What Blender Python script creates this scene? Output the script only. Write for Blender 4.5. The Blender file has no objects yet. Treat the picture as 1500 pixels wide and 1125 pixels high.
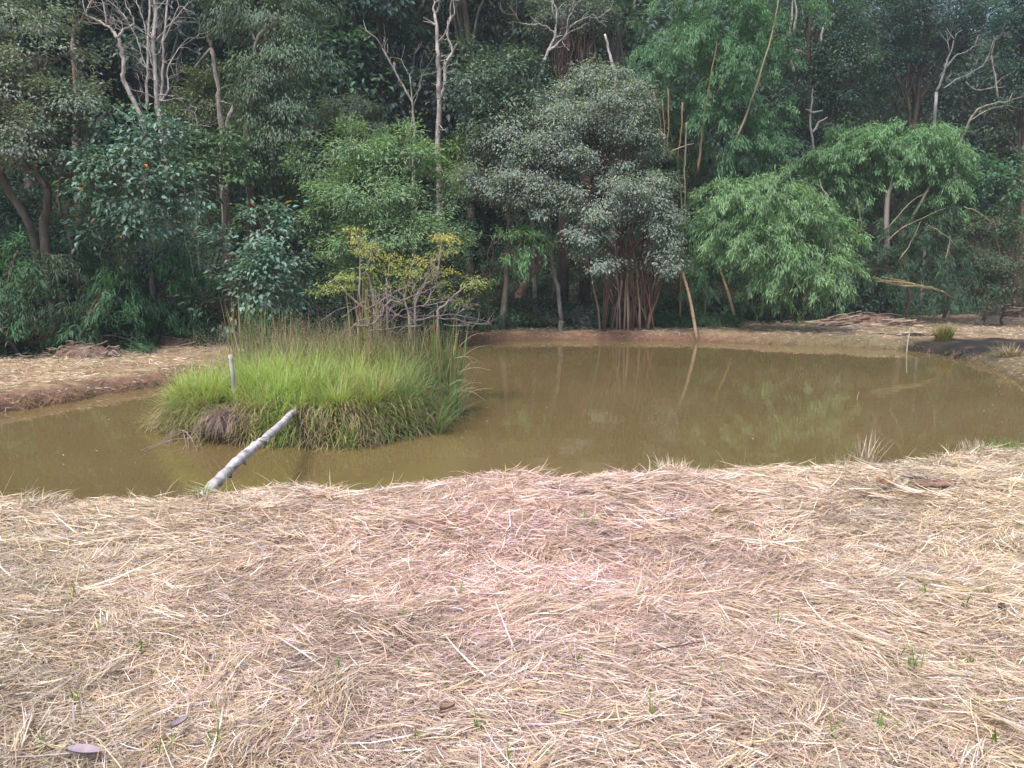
import bpy, math, random
import numpy as np
R = math.radians
rng = np.random.default_rng(7)
random.seed(7)
S = bpy.context.scene
COL = S.collection

# ------------------------------------------------------------ camera, world, sun, exposure
F = 1150.0; PITCH = math.atan(167.5 / F); CAMZ = 1.6
cam = bpy.data.cameras.new('camera'); camo = bpy.data.objects.new('camera', cam); COL.objects.link(camo)
cam.sensor_width = 36.0; cam.lens = 36.0 * F / 1500.0; cam.clip_start = 0.05; cam.clip_end = 2000
camo.location = (0, 0, CAMZ); camo.rotation_euler = (R(90) - PITCH, 0, 0)
S.camera = camo
SUN_EL, SUN_AZ = R(60), R(215)          # azimuth measured from +Y towards +X: behind the camera, a little to the left
w = bpy.data.worlds.new('World'); S.world = w; w.use_nodes = True
nt = w.node_tree; nt.nodes.clear()
sky = nt.nodes.new('ShaderNodeTexSky'); sky.sky_type = 'NISHITA'; sky.sun_disc = False
sky.sun_elevation = SUN_EL; sky.sun_rotation = SUN_AZ; sky.air_density = 1.0; sky.dust_density = 3.0; sky.ozone_density = 1.0
bg = nt.nodes.new('ShaderNodeBackground'); bg.inputs[1].default_value = 0.12
out = nt.nodes.new('ShaderNodeOutputWorld')
nt.links.new(sky.outputs[0], bg.inputs[0]); nt.links.new(bg.outputs[0], out.inputs[0])
sl = bpy.data.lights.new('sun', 'SUN'); sl.energy = 2.0; sl.angle = R(16); sl.color = (1.0, 0.93, 0.84)
so = bpy.data.objects.new('sun', sl); COL.objects.link(so)
sd = np.array([math.sin(SUN_AZ) * math.cos(SUN_EL), math.cos(SUN_AZ) * math.cos(SUN_EL), math.sin(SUN_EL)])
import mathutils
so.rotation_euler = mathutils.Vector(sd).to_track_quat('Z', 'Y').to_euler()
S.view_settings.view_transform = 'Standard'; S.view_settings.look = 'None'
S.view_settings.gamma = 1.0; S.view_settings.exposure = 1.15
cy = S.cycles
cy.max_bounces = 5; cy.diffuse_bounces = 3; cy.glossy_bounces = 2; cy.transmission_bounces = 3; cy.transparent_max_bounces = 4
cy.use_denoising = True
cy.caustics_reflective = False; cy.caustics_refractive = False

# ------------------------------------------------------------ pixel (1500 x 1125 photograph) -> world
def ray(px, py):
    a = (px - 750) / F; b = (562.5 - py) / F
    c, s = math.cos(PITCH), math.sin(PITCH)
    return np.array([a, c + b * s, -s + b * c])
def at_z(px, py, z):
    d = ray(px, py); t = (z - CAMZ) / d[2]; return np.array([0, 0, CAMZ]) + d * t
def at_y(px, py, Y):
    d = ray(px, py); t = Y / d[1]; return np.array([0, 0, CAMZ]) + d * t

# ------------------------------------------------------------ noise
def _hash(ix, iy, seed):
    h = (ix.astype(np.int64) * 374761393 + iy.astype(np.int64) * 668265263 + seed * 1442695041) & 0xFFFFFFFF
    h = ((h ^ (h >> 13)) * 1274126177) & 0xFFFFFFFF
    return ((h ^ (h >> 16)) & 0xFFFF) / 65535.0
def vnoise(x, y, seed=0):
    x = np.asarray(x, float); y = np.asarray(y, float)
    ix = np.floor(x); iy = np.floor(y); fx = x - ix; fy = y - iy
    fx = fx * fx * (3 - 2 * fx); fy = fy * fy * (3 - 2 * fy)
    ix = ix.astype(np.int64); iy = iy.astype(np.int64)
    a = _hash(ix, iy, seed); b = _hash(ix + 1, iy, seed); c = _hash(ix, iy + 1, seed); d = _hash(ix + 1, iy + 1, seed)
    return (a * (1 - fx) + b * fx) * (1 - fy) + (c * (1 - fx) + d * fx) * fy
def fbm(x, y, seed=0, oct=3):
    v = 0; amp = 0.5; t = 0
    for k in range(oct):
        v = v + amp * vnoise(np.asarray(x) * 2 ** k, np.asarray(y) * 2 ** k, seed + 17 * k); t += amp; amp *= 0.5
    return v / t                                              # 0..1
def sstep(a, b, x):
    t = np.clip((x - a) / (b - a), 0, 1); return t * t * (3 - 2 * t)

# ------------------------------------------------------------ pond outline and terrain height
ZW = -0.40
near_px = [(-900, 700), (-500, 718), (-200, 726), (0, 722), (100, 718), (200, 716), (300, 716), (380, 705), (450, 702), (520, 708), (600, 704), (680, 693), (740, 686),
           (800, 689), (900, 686), (980, 681), (1050, 685), (1100, 681), (1200, 673), (1300, 669), (1380, 661), (1430, 653), (1500, 650), (1620, 640)]
far_px = [(1680, 606), (1600, 592), (1500, 566), (1470, 548), (1430, 532), (1380, 520), (1330, 513), (1233, 508), (1100, 503), (1000, 499), (900, 498), (800, 498), (700, 499),
          (620, 503), (540, 512), (460, 526), (370, 542), (300, 555), (240, 565), (160, 578), (106, 588), (50, 596), (0, 606), (-200, 630), (-500, 660), (-900, 680)]
poly = [at_z(x, y, -0.06)[:2] for x, y in near_px] + [at_z(x, y, ZW)[:2] for x, y in far_px]
poly = np.array(poly)
def sdf_poly(x, y):
    x = np.asarray(x, float).ravel(); y = np.asarray(y, float).ravel()
    d2 = np.full(x.shape, 1e9); inside = np.zeros(x.shape, bool); n = len(poly)
    for i in range(n):
        a = poly[i]; b = poly[(i + 1) % n]; e = b - a
        t = np.clip(((x - a[0]) * e[0] + (y - a[1]) * e[1]) / (e @ e), 0, 1)
        d2 = np.minimum(d2, (x - a[0] - t * e[0]) ** 2 + (y - a[1] - t * e[1]) ** 2)
        cr = ((a[1] > y) != (b[1] > y))
        xi = a[0] + (y - a[1]) / (e[1] if abs(e[1]) > 1e-9 else 1e-9) * e[0]
        inside ^= cr & (x < xi)
    d = np.sqrt(d2); return np.where(inside, -d, d)
ISC = np.array([-2.62, 10.25]); ISR = np.array([1.78, 1.55])
def island_d(x, y):
    a = np.arctan2(y - ISC[1], x - ISC[0])
    r = np.sqrt(((x - ISC[0]) / ISR[0]) ** 2 + ((y - ISC[1]) / ISR[1]) ** 2)
    return r * (1 + 0.07 * np.sin(3 * a + 1) + 0.04 * np.sin(7 * a))      # 1 = edge
_ex = np.array([at_z(x, y, -0.12)[0] for x, y in [(-300, 540), (0, 524), (120, 516), (250, 505), (420, 495), (700, 484), (900, 480), (1100, 474), (1200, 470), (1330, 464), (1500, 458)]])
_ey = np.array([at_z(x, y, -0.12)[1] for x, y in [(-300, 540), (0, 524), (120, 516), (250, 505), (420, 495), (700, 484), (900, 480), (1100, 474), (1200, 470), (1330, 464), (1500, 458)]])
def forest_edge(x):
    return np.interp(x, _ex, _ey)
def H(x, y):
    shp = np.shape(x); x = np.asarray(x, float).ravel(); y = np.asarray(y, float).ravel()
    dw = (vnoise(x * 1.6, y * 1.6, 5) - 0.5) * 0.22 + (vnoise(x * 5, y * 5, 6) - 0.5) * 0.09
    d = sdf_poly(x, y) + dw * np.where(y > 9, 1.0, 0.6)
    far = sstep(8.5, 12, y)
    land = -0.02 - 0.13 * far + (fbm(x * 0.8, y * 0.8, 3) - 0.5) * 0.16 * (1 - 0.4 * far) + (fbm(x * 2.6, y * 2.6, 4) - 0.5) * 0.085
    land = land - 0.14 * np.exp(-np.maximum(d, 0) / 0.35) * (1 - far) * 0.3
    k = np.where(x > 12.5, 0.5, 0.0) * far + 0.10 + 0.10 * far
    up = ZW - 0.02 + (land - ZW + 0.02) * (1 - np.exp(-np.maximum(d, 0) / k))
    z = np.where(d > 0, up, ZW - 0.02 + np.maximum(d * 0.9, -0.7))
    fe = forest_edge(x); s = np.maximum(y - fe, 0)
    hill = 0.42 * s - 0.42 * 3 * (1 - np.exp(-s / 3.0))
    hill = np.where(s > 75, 0.42 * 72 + (s - 75) * 0.1, hill)
    z = z + hill + (fbm(x * 0.15, y * 0.15, 9) - 0.5) * np.minimum(s, 12) * 0.25
    r = island_d(x, y)
    isl = ZW - 0.5 + (0.80 + 0.14 * fbm(x * 2, y * 2, 8)) * (1 - sstep(0.80, 1.12, r)) + 0.16 * (1 - sstep(0.0, 0.95, r))
    z = np.maximum(z, isl)
    return z.reshape(shp)
def h1(x, y): return float(H(np.array([x]), np.array([y]))[0])

# ------------------------------------------------------------ mesh helpers
def link_mesh(name, V, Fc, mat, parent=None, col=None, smooth=False, loc=None):
    """V (n,3), Fc (m,k) int array of equal-size faces or list of such arrays"""
    me = bpy.data.meshes.new(name)
    if not isinstance(Fc, list): Fc = [Fc]
    Fc = [f for f in Fc if len(f)]
    me.vertices.add(len(V)); me.vertices.foreach_set('co', np.ascontiguousarray(V, dtype=np.float32).ravel())
    idx = np.concatenate([f.ravel() for f in Fc]).astype(np.int32)
    tot = np.concatenate([np.full(len(f), f.shape[1]) for f in Fc]).astype(np.int32)
    st = np.concatenate([[0], np.cumsum(tot)[:-1]]).astype(np.int32)
    me.loops.add(len(idx)); me.loops.foreach_set('vertex_index', idx)
    me.polygons.add(len(tot)); me.polygons.foreach_set('loop_start', st); me.polygons.foreach_set('loop_total', tot)
    if smooth: me.polygons.foreach_set('use_smooth', np.ones(len(tot), bool))
    me.update(calc_edges=True)
    if col is not None:
        a = me.color_attributes.new('col', 'FLOAT_COLOR', 'POINT')
        c = np.ones((len(V), 4), np.float32); c[:, :3] = np.clip(col, 0, 1)
        a.data.foreach_set('color', c.ravel())
    me.materials.append(mat)
    o = bpy.data.objects.new(name, me); COL.objects.link(o)
    if parent is not None: o.parent = parent
    if loc is not None: o.location = loc
    return o
def tag(o, label=None, cat=None, group=None, kind=None):
    if label: o['label'] = label
    if cat: o['category'] = cat
    if group: o['group'] = group
    if kind: o['kind'] = kind
    return o
def thing(name, label, cat, loc, group=None):
    o = bpy.data.objects.new(name, None); COL.objects.link(o); o.location = tuple(float(v) for v in loc); o.empty_display_size = 0.2
    return tag(o, label, cat, group)
class MB:
    def __init__(s): s.V = []; s.F = {3: [], 4: []}; s.C = []; s.n = 0
    def add(s, V, Fc, C=None):
        V = np.asarray(V, float)
        for f in (Fc if isinstance(Fc, list) else [Fc]):
            if len(f): s.F[f.shape[1]].append(f + s.n)
        s.V.append(V); s.n += len(V)
        if C is None: C = np.full((len(V), 3), 0.5)
        C = np.asarray(C, float)
        if C.ndim == 1: C = np.tile(C, (len(V), 1))
        s.C.append(C)
    def tube(s, P, r, n=6, col=None, rough=0.0, cap=True, ellip=None):
        P = np.asarray(P, float); m = len(P); r = np.broadcast_to(np.asarray(r, float), (m,)).copy()
        T = np.gradient(P, axis=0); T /= np.linalg.norm(T, axis=1)[:, None] + 1e-9
        ref = np.array([0.31, 0.95, 0.05]) if abs(T[0, 2]) > 0.5 else np.array([0.05, 0.1, 1.0])
        A = np.cross(T, ref); A /= np.linalg.norm(A, axis=1)[:, None] + 1e-9; B = np.cross(T, A)
        th = np.linspace(0, 2 * np.pi, n, endpoint=False)
        rr = r[:, None] * (1 + rough * (rng.random((m, n)) - 0.5))
        V = P[:, None, :] + rr[..., None] * (np.cos(th)[None, :, None] * A[:, None, :] + np.sin(th)[None, :, None] * B[:, None, :])
        V = V.reshape(-1, 3)
        i = np.arange(m - 1)[:, None] * n; j = np.arange(n)[None, :]; j2 = (j + 1) % n
        Fq = np.stack([i + j, i + j2, i + n + j2, i + n + j], -1).reshape(-1, 4)
        Fs = [Fq]
        if cap:
            V = np.vstack([V, P[0], P[-1]]); a = m * n
            t0 = np.stack([np.full(n, a), (np.arange(n) + 1) % n, np.arange(n)], -1)
            t1 = np.stack([np.full(n, a + 1), (m - 1) * n + np.arange(n), (m - 1) * n + (np.arange(n) + 1) % n], -1)
            Fs.append(np.vstack([t0, t1]))
        s.add(V, Fs, col)
    def build(s, name, mat, parent=None, loc=None, smooth=False, origin=None):
        V = np.vstack(s.V)
        if origin is not None: V = V - np.asarray(origin)[None]
        Fl = [np.vstack(f) for f in s.F.values() if f]
        return link_mesh(name, V, Fl, mat, parent, np.vstack(s.C), smooth, loc)
def curve(pts, k=5, wob=0.0):
    """Catmull-Rom through pts"""
    P = np.asarray(pts, float)
    if len(P) == 2: Q = np.linspace(P[0], P[1], k + 2)
    else:
        E = np.vstack([2 * P[0] - P[1], P, 2 * P[-1] - P[-2]]); Q = []
        for i in range(1, len(E) - 2):
            for t in np.linspace(0, 1, k, endpoint=False):
                a, b, c, d = E[i - 1:i + 3]
                Q.append(0.5 * (2 * b + (c - a) * t + (2 * a - 5 * b + 4 * c - d) * t * t + (3 * b - a - 3 * c + d) * t ** 3))
        Q.append(P[-1]); Q = np.array(Q)
    if wob: Q[1:-1] += rng.normal(0, wob, (len(Q) - 2, 3))
    return Q
def norm(v): return v / (np.linalg.norm(v, axis=-1, keepdims=True) + 1e-9)

def leaves(P, D, N, L, W, C, fold=0.25):
    """rhombic folded leaves: base, left, tip, right"""
    n = len(P); D = norm(D); Sd = norm(np.cross(D, N)); N = np.cross(Sd, D)
    L = np.broadcast_to(L, (n,))[:, None]; W = np.broadcast_to(W, (n,))[:, None]
    b = P; m = P + D * L * 0.45
    l = m + Sd * W * 0.5 + N * W * fold; r = m - Sd * W * 0.5 + N * W * fold; t = P + D * L - N * L * 0.12
    V = np.stack([b, l, t, r], 1).reshape(-1, 3)
    i = np.arange(n) * 4
    Fc = np.vstack([np.stack([i, i + 2, i + 1], -1), np.stack([i, i + 3, i + 2], -1)])
    return V, Fc, np.repeat(C, 4, axis=0)

def blades(P, head, L, W, th0, curv, nseg, C, turn=0.0, roll=None, Ctip=None, blunt=False):
    """grass blades as strips. head = heading angle, th0 = start elevation, curv = total drop of elevation along the blade"""
    n = len(P); th0 = np.broadcast_to(th0, (n,)); curv = np.broadcast_to(curv, (n,)); L = np.broadcast_to(L, (n,)); W = np.broadcast_to(W, (n,))
    turn = np.broadcast_to(turn, (n,)); roll = np.zeros(n) if roll is None else roll
    pts = [P]; ds = []
    for k in range(nseg):
        t = (k + 0.5) / nseg; th = th0 - curv * t; hd = head + turn * t
        d = np.stack([np.cos(th) * np.cos(hd), np.cos(th) * np.sin(hd), np.sin(th)], -1)
        ds.append(d); pts.append(pts[-1] + d * (L / nseg)[:, None])
    V = []
    for k in range(nseg + 1):
        t = k / nseg; d = ds[min(k, nseg - 1)]
        h = np.stack([-np.sin(head + turn * t), np.cos(head + turn * t), np.zeros(n)], -1)
        u = np.cross(d, h); s = h * np.cos(roll)[:, None] + u * np.sin(roll)[:, None]
        ww = W * ((0.9 if 0 < k < nseg else 0.5) if blunt else max(0.06, (1 - t ** 2.2)) * (0.75 + 0.25 * min(1, t * 4)))
        V += [pts[k] - s * ww[:, None] * 0.5, pts[k] + s * ww[:, None] * 0.5]
    V = np.stack(V, 1); m = 2 * (nseg + 1)
    i = (np.arange(n) * m)[:, None]; j = (np.arange(nseg) * 2)[None, :]
    Fc = np.stack([i + j, i + j + 1, i + j + 3, i + j + 2], -1).reshape(-1, 4)
    if Ctip is None: CC = np.repeat(C, m, axis=0)
    else:
        tt = np.repeat(np.arange(nseg + 1) / nseg, 2)[None, :, None]
        CC = (C[:, None, :] * (1 - tt) + Ctip[:, None, :] * tt).reshape(-1, 3)
    return V.reshape(-1, 3), Fc, CC
def cvar(base, n, v=0.15, hue=0.06):
    b = np.asarray(base, float)
    return np.clip(b[None] * (1 + rng.normal(0, v, (n, 1))) * (1 + rng.normal(0, hue, (n, 3))), 0.005, 0.95)
def pal(cols, wts, n, v=0.12, hue=0.04):
    c = np.asarray(cols)[rng.choice(len(cols), n, p=np.asarray(wts) / np.sum(wts))]
    return np.clip(c * (1 + rng.normal(0, v, (n, 1))) * (1 + rng.normal(0, hue, (n, 3))), 0.005, 0.95)

# ------------------------------------------------------------ materials
def new_mat(name):
    m = bpy.data.materials.new(name); m.use_nodes = True
    nt = m.node_tree; return m, nt, nt.nodes['Principled BSDF'], nt.nodes['Material Output']
def leaf_mat(name, transl=0.3, rough=0.45, spec=0.35, tint=(1.25, 1.3, 0.5)):
    m, nt, p, o = new_mat(name)
    a = nt.nodes.new('ShaderNodeAttribute'); a.attribute_name = 'col'
    nt.links.new(a.outputs[0], p.inputs['Base Color']); p.inputs['Roughness'].default_value = rough
    p.inputs['Specular IOR Level'].default_value = spec
    if transl:
        t = nt.nodes.new('ShaderNodeBsdfTranslucent'); mx = nt.nodes.new('ShaderNodeMixShader'); mx.inputs[0].default_value = transl
        vm = nt.nodes.new('ShaderNodeVectorMath'); vm.operation = 'MULTIPLY'; vm.inputs[1].default_value = tint
        nt.links.new(a.outputs[0], vm.inputs[0]); nt.links.new(vm.outputs[0], t.inputs[0])
        nt.links.new(p.outputs[0], mx.inputs[1]); nt.links.new(t.outputs[0], mx.inputs[2]); nt.links.new(mx.outputs[0], o.inputs[0])
    return m
def bark_mat(name, scale=8, contrast=0.5, stretch=0.25, rough=0.9, bump=0.5):
    m, nt, p, o = new_mat(name)
    a = nt.nodes.new('ShaderNodeAttribute'); a.attribute_name = 'col'
    tc = nt.nodes.new('ShaderNodeTexCoord'); mp = nt.nodes.new('ShaderNodeMapping'); mp.inputs['Scale'].default_value = (1, 1, stretch)
    n = nt.nodes.new('ShaderNodeTexNoise'); n.inputs['Scale'].default_value = scale; n.inputs['Detail'].default_value = 6
    nt.links.new(tc.outputs['Object'], mp.inputs[0]); nt.links.new(mp.outputs[0], n.inputs['Vector'])
    mr = nt.nodes.new('ShaderNodeMapRange'); mr.inputs[1].default_value = 0.3; mr.inputs[2].default_value = 0.7
    mr.inputs[3].default_value = 1 - contrast; mr.inputs[4].default_value = 1 + contrast * 0.5
    nt.links.new(n.outputs[0], mr.inputs[0])
    mu = nt.nodes.new('ShaderNodeVectorMath'); mu.operation = 'SCALE'
    nt.links.new(a.outputs[0], mu.inputs[0]); nt.links.new(mr.outputs[0], mu.inputs['Scale']); nt.links.new(mu.outputs[0], p.inputs['Base Color'])
    p.inputs['Roughness'].default_value = rough; p.inputs['Specular IOR Level'].default_value = 0.2
    b = nt.nodes.new('ShaderNodeBump'); b.inputs['Strength'].default_value = bump; b.inputs['Distance'].default_value = 0.03
    nt.links.new(n.outputs[0], b.inputs['Height']); nt.links.new(b.outputs[0], p.inputs['Normal'])
    return m
M_leaf = leaf_mat('foliage', 0.28, 0.5, 0.3)
M_gloss = leaf_mat('broad_foliage', 0.2, 0.42, 0.4)
M_grass = leaf_mat('green_grass', 0.4, 0.5, 0.25, (1.2, 1.2, 0.6))
M_straw = leaf_mat('straw', 0.15, 0.6, 0.25, (1.0, 0.95, 0.85))
M_bark = bark_mat('bark')
M_pale = bark_mat('pale_bark', 9, 0.6, 0.5)
M_culm = bark_mat('bamboo_culm', 4, 0.3, 0.15, 0.5, 0.1)
M_wood = bark_mat('weathered_wood', 10, 0.55, 0.3, 0.85, 0.6)

# ground: vertex colour zones modulated by procedural noise
M_ground, nt, p, o = new_mat('soil_and_thatch')
a = nt.nodes.new('ShaderNodeAttribute'); a.attribute_name = 'col'
tc = nt.nodes.new('ShaderNodeTexCoord')
n1 = nt.nodes.new('ShaderNodeTexNoise'); n1.inputs['Scale'].default_value = 6; n1.inputs['Detail'].default_value = 10; n1.inputs['Roughness'].default_value = 0.7
mp = nt.nodes.new('ShaderNodeMapping'); mp.inputs['Scale'].default_value = (1, 2.5, 2.5)
n2 = nt.nodes.new('ShaderNodeTexNoise'); n2.inputs['Scale'].default_value = 30; n2.inputs['Detail'].default_value = 6
nt.links.new(tc.outputs['Object'], n1.inputs['Vector']); nt.links.new(tc.outputs['Object'], mp.inputs[0]); nt.links.new(mp.outputs[0], n2.inputs['Vector'])
ad = nt.nodes.new('ShaderNodeMath'); ad.operation = 'ADD'; nt.links.new(n1.outputs[0], ad.inputs[0]); nt.links.new(n2.outputs[0], ad.inputs[1])
mr = nt.nodes.new('ShaderNodeMapRange'); mr.inputs[1].default_value = 0.65; mr.inputs[2].default_value = 1.35; mr.inputs[3].default_value = 0.45; mr.inputs[4].default_value = 1.45
nt.links.new(ad.outputs[0], mr.inputs[0])
mu = nt.nodes.new('ShaderNodeVectorMath'); mu.operation = 'SCALE'; nt.links.new(a.outputs[0], mu.inputs[0]); nt.links.new(mr.outputs[0], mu.inputs['Scale'])
nt.links.new(mu.outputs[0], p.inputs['Base Color']); p.inputs['Roughness'].default_value = 0.95; p.inputs['Specular IOR Level'].default_value = 0.15
b = nt.nodes.new('ShaderNodeBump'); b.inputs['Strength'].default_value = 0.7; b.inputs['Distance'].default_value = 0.04
nt.links.new(ad.outputs[0], b.inputs['Height']); nt.links.new(b.outputs[0], p.inputs['Normal'])

M_water, nt, p, o = new_mat('murky_water')
tc = nt.nodes.new('ShaderNodeTexCoord')
n1 = nt.nodes.new('ShaderNodeTexNoise'); n1.inputs['Scale'].default_value = 0.22; n1.inputs['Detail'].default_value = 3
nt.links.new(tc.outputs['Object'], n1.inputs['Vector'])
cr = nt.nodes.new('ShaderNodeValToRGB'); cr.color_ramp.elements[0].position = 0.35; cr.color_ramp.elements[1].position = 0.68
cr.color_ramp.elements[0].color = (0.132, 0.097, 0.041, 1); cr.color_ramp.elements[1].color = (0.168, 0.122, 0.054, 1)
nt.links.new(n1.outputs[0], cr.inputs[0]); nt.links.new(cr.outputs[0], p.inputs['Base Color'])
p.inputs['Roughness'].default_value = 0.03; p.inputs['IOR'].default_value = 1.33
mp = nt.nodes.new('ShaderNodeMapping'); mp.inputs['Scale'].default_value = (0.7, 1.4, 1)
n3 = nt.nodes.new('ShaderNodeTexNoise'); n3.inputs['Scale'].default_value = 1.2; n3.inputs['Detail'].default_value = 2
nt.links.new(tc.outputs['Object'], mp.inputs[0]); nt.links.new(mp.outputs[0], n3.inputs['Vector'])
b = nt.nodes.new('ShaderNodeBump'); b.inputs['Strength'].default_value = 0.022; b.inputs['Distance'].default_value = 0.1
nt.links.new(n3.outputs[0], b.inputs['Height']); nt.links.new(b.outputs[0], p.inputs['Normal'])

# ------------------------------------------------------------ ground and water
def axis(lo, hi, dlo, dhi, step, grow=1.12):
    c = list(np.arange(dlo, dhi, step)); s = step; v = c[-1]
    while v < hi: s = min(s * grow, 12); v += s; c.append(v)
    s = step; v = c[0]
    while v > lo: s = min(s * grow, 12); v -= s; c.insert(0, v)
    return np.array(c)
xs = axis(-260, 260, -13, 17, 0.09); ys = axis(-120, 260, 1.0, 24, 0.08)
X, Y = np.meshgrid(xs, ys); Z = H(X, Y); nx, ny = len(xs), len(ys)
V = np.stack([X.ravel(), Y.ravel(), Z.ravel()], -1)
i = np.arange(ny - 1)[:, None] * nx; j = np.arange(nx - 1)[None, :]
Fc = np.stack([i + j, i + j + 1, i + nx + j + 1, i + nx + j], -1).reshape(-1, 4)
x, y, z = V[:, 0], V[:, 1], V[:, 2]
d = sdf_poly(x, y); fe = forest_edge(x)
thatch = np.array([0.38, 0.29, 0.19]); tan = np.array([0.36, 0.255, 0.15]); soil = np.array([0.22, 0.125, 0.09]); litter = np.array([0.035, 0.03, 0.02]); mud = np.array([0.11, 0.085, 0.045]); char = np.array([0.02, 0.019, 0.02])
c = np.tile(thatch, (len(x), 1)) * (0.75 + 0.5 * fbm(x * 1.5, y * 1.5, 21))[:, None]
def blend(c, col, m): return c * (1 - m[:, None]) + np.asarray(col)[None] * m[:, None]
far = sstep(8.5, 10, y)
c = blend(c, tan, far * 0.9)
c = blend(c, (0.24, 0.17, 0.11), far * sstep(0.45, 0.7, fbm(x * 1.2, y * 1.2, 22)) * 0.7)
c = blend(c, (0.14, 0.16, 0.06), far * sstep(0.55, 0.75, fbm(x * 0.9 + 4, y * 0.9, 24)) * sstep(6, 9, x) * 0.5)
c = blend(c, (0.25, 0.185, 0.125), far * sstep(3, 7, x) * 0.6)
c = blend(c, soil, (1 - sstep(0.20, 0.46, d + 0.30 * (fbm(x * 4, y * 4, 23) - 0.5))) * (0.4 + 0.6 * far) * (1 - 0.75 * sstep(5, 9, x)))
c = blend(c, (0.15, 0.135, 0.075), (1 - sstep(0.3, 0.9, d + 0.3 * (fbm(x * 3, y * 3, 29) - 0.5))) * sstep(5, 9, x) * far * 0.8)
c = blend(c, mud, 1 - sstep(-0.02, 0.05, z - ZW))
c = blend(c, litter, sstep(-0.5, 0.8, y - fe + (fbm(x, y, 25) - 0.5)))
cp = at_z(1478, 506, -0.15); chm = fbm(x * 1.3, y * 1.3, 31)
m = (1 - sstep(0.75, 1.1, np.hypot((x - cp[0]) / 2.1, (y - cp[1]) / 2.3) + 0.7 * (chm - 0.5)))
cp2 = at_z(1340, 491, -0.15)
m = np.maximum(m, 1 - sstep(0.7, 1.0, np.hypot((x - cp2[0]) / 1.5, (y - cp2[1]) / 0.35) + 0.5 * (chm - 0.5)))
c = blend(c, char, m * 0.95)
c = blend(c, (0.12, 0.11, 0.11), m * sstep(0.55, 0.8, fbm(x * 5, y * 3, 33)) * 0.3)
c = blend(c, (0.14, 0.09, 0.065), far * (z < -0.05) * sstep(0.56, 0.72, fbm(x * 3.1, y * 3.1, 34)) * (y < fe) * 0.6)
c = blend(c, (0.09, 0.06, 0.035), 1 - sstep(1.1, 1.2, island_d(x, y)))
CHARRED = (cp, cp2)
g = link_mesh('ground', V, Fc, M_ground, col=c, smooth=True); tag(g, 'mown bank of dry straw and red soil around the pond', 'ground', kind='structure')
bx0, by0 = poly.min(0) - 0.3; bx1, by1 = poly.max(0) + 0.3
wx = np.linspace(bx0, bx1, 30); wy = np.linspace(by0, by1, 30); WX, WY = np.meshgrid(wx, wy)
i = np.arange(29)[:, None] * 30; j = np.arange(29)[None, :]
wo = link_mesh('water', np.stack([WX.ravel(), WY.ravel(), np.full(900, ZW)], -1), np.stack([i + j, i + j + 1, i + 31 + j, i + 30 + j], -1).reshape(-1, 4), M_water)
tag(wo, 'murky olive brown pond water', 'water', kind='structure')

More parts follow.
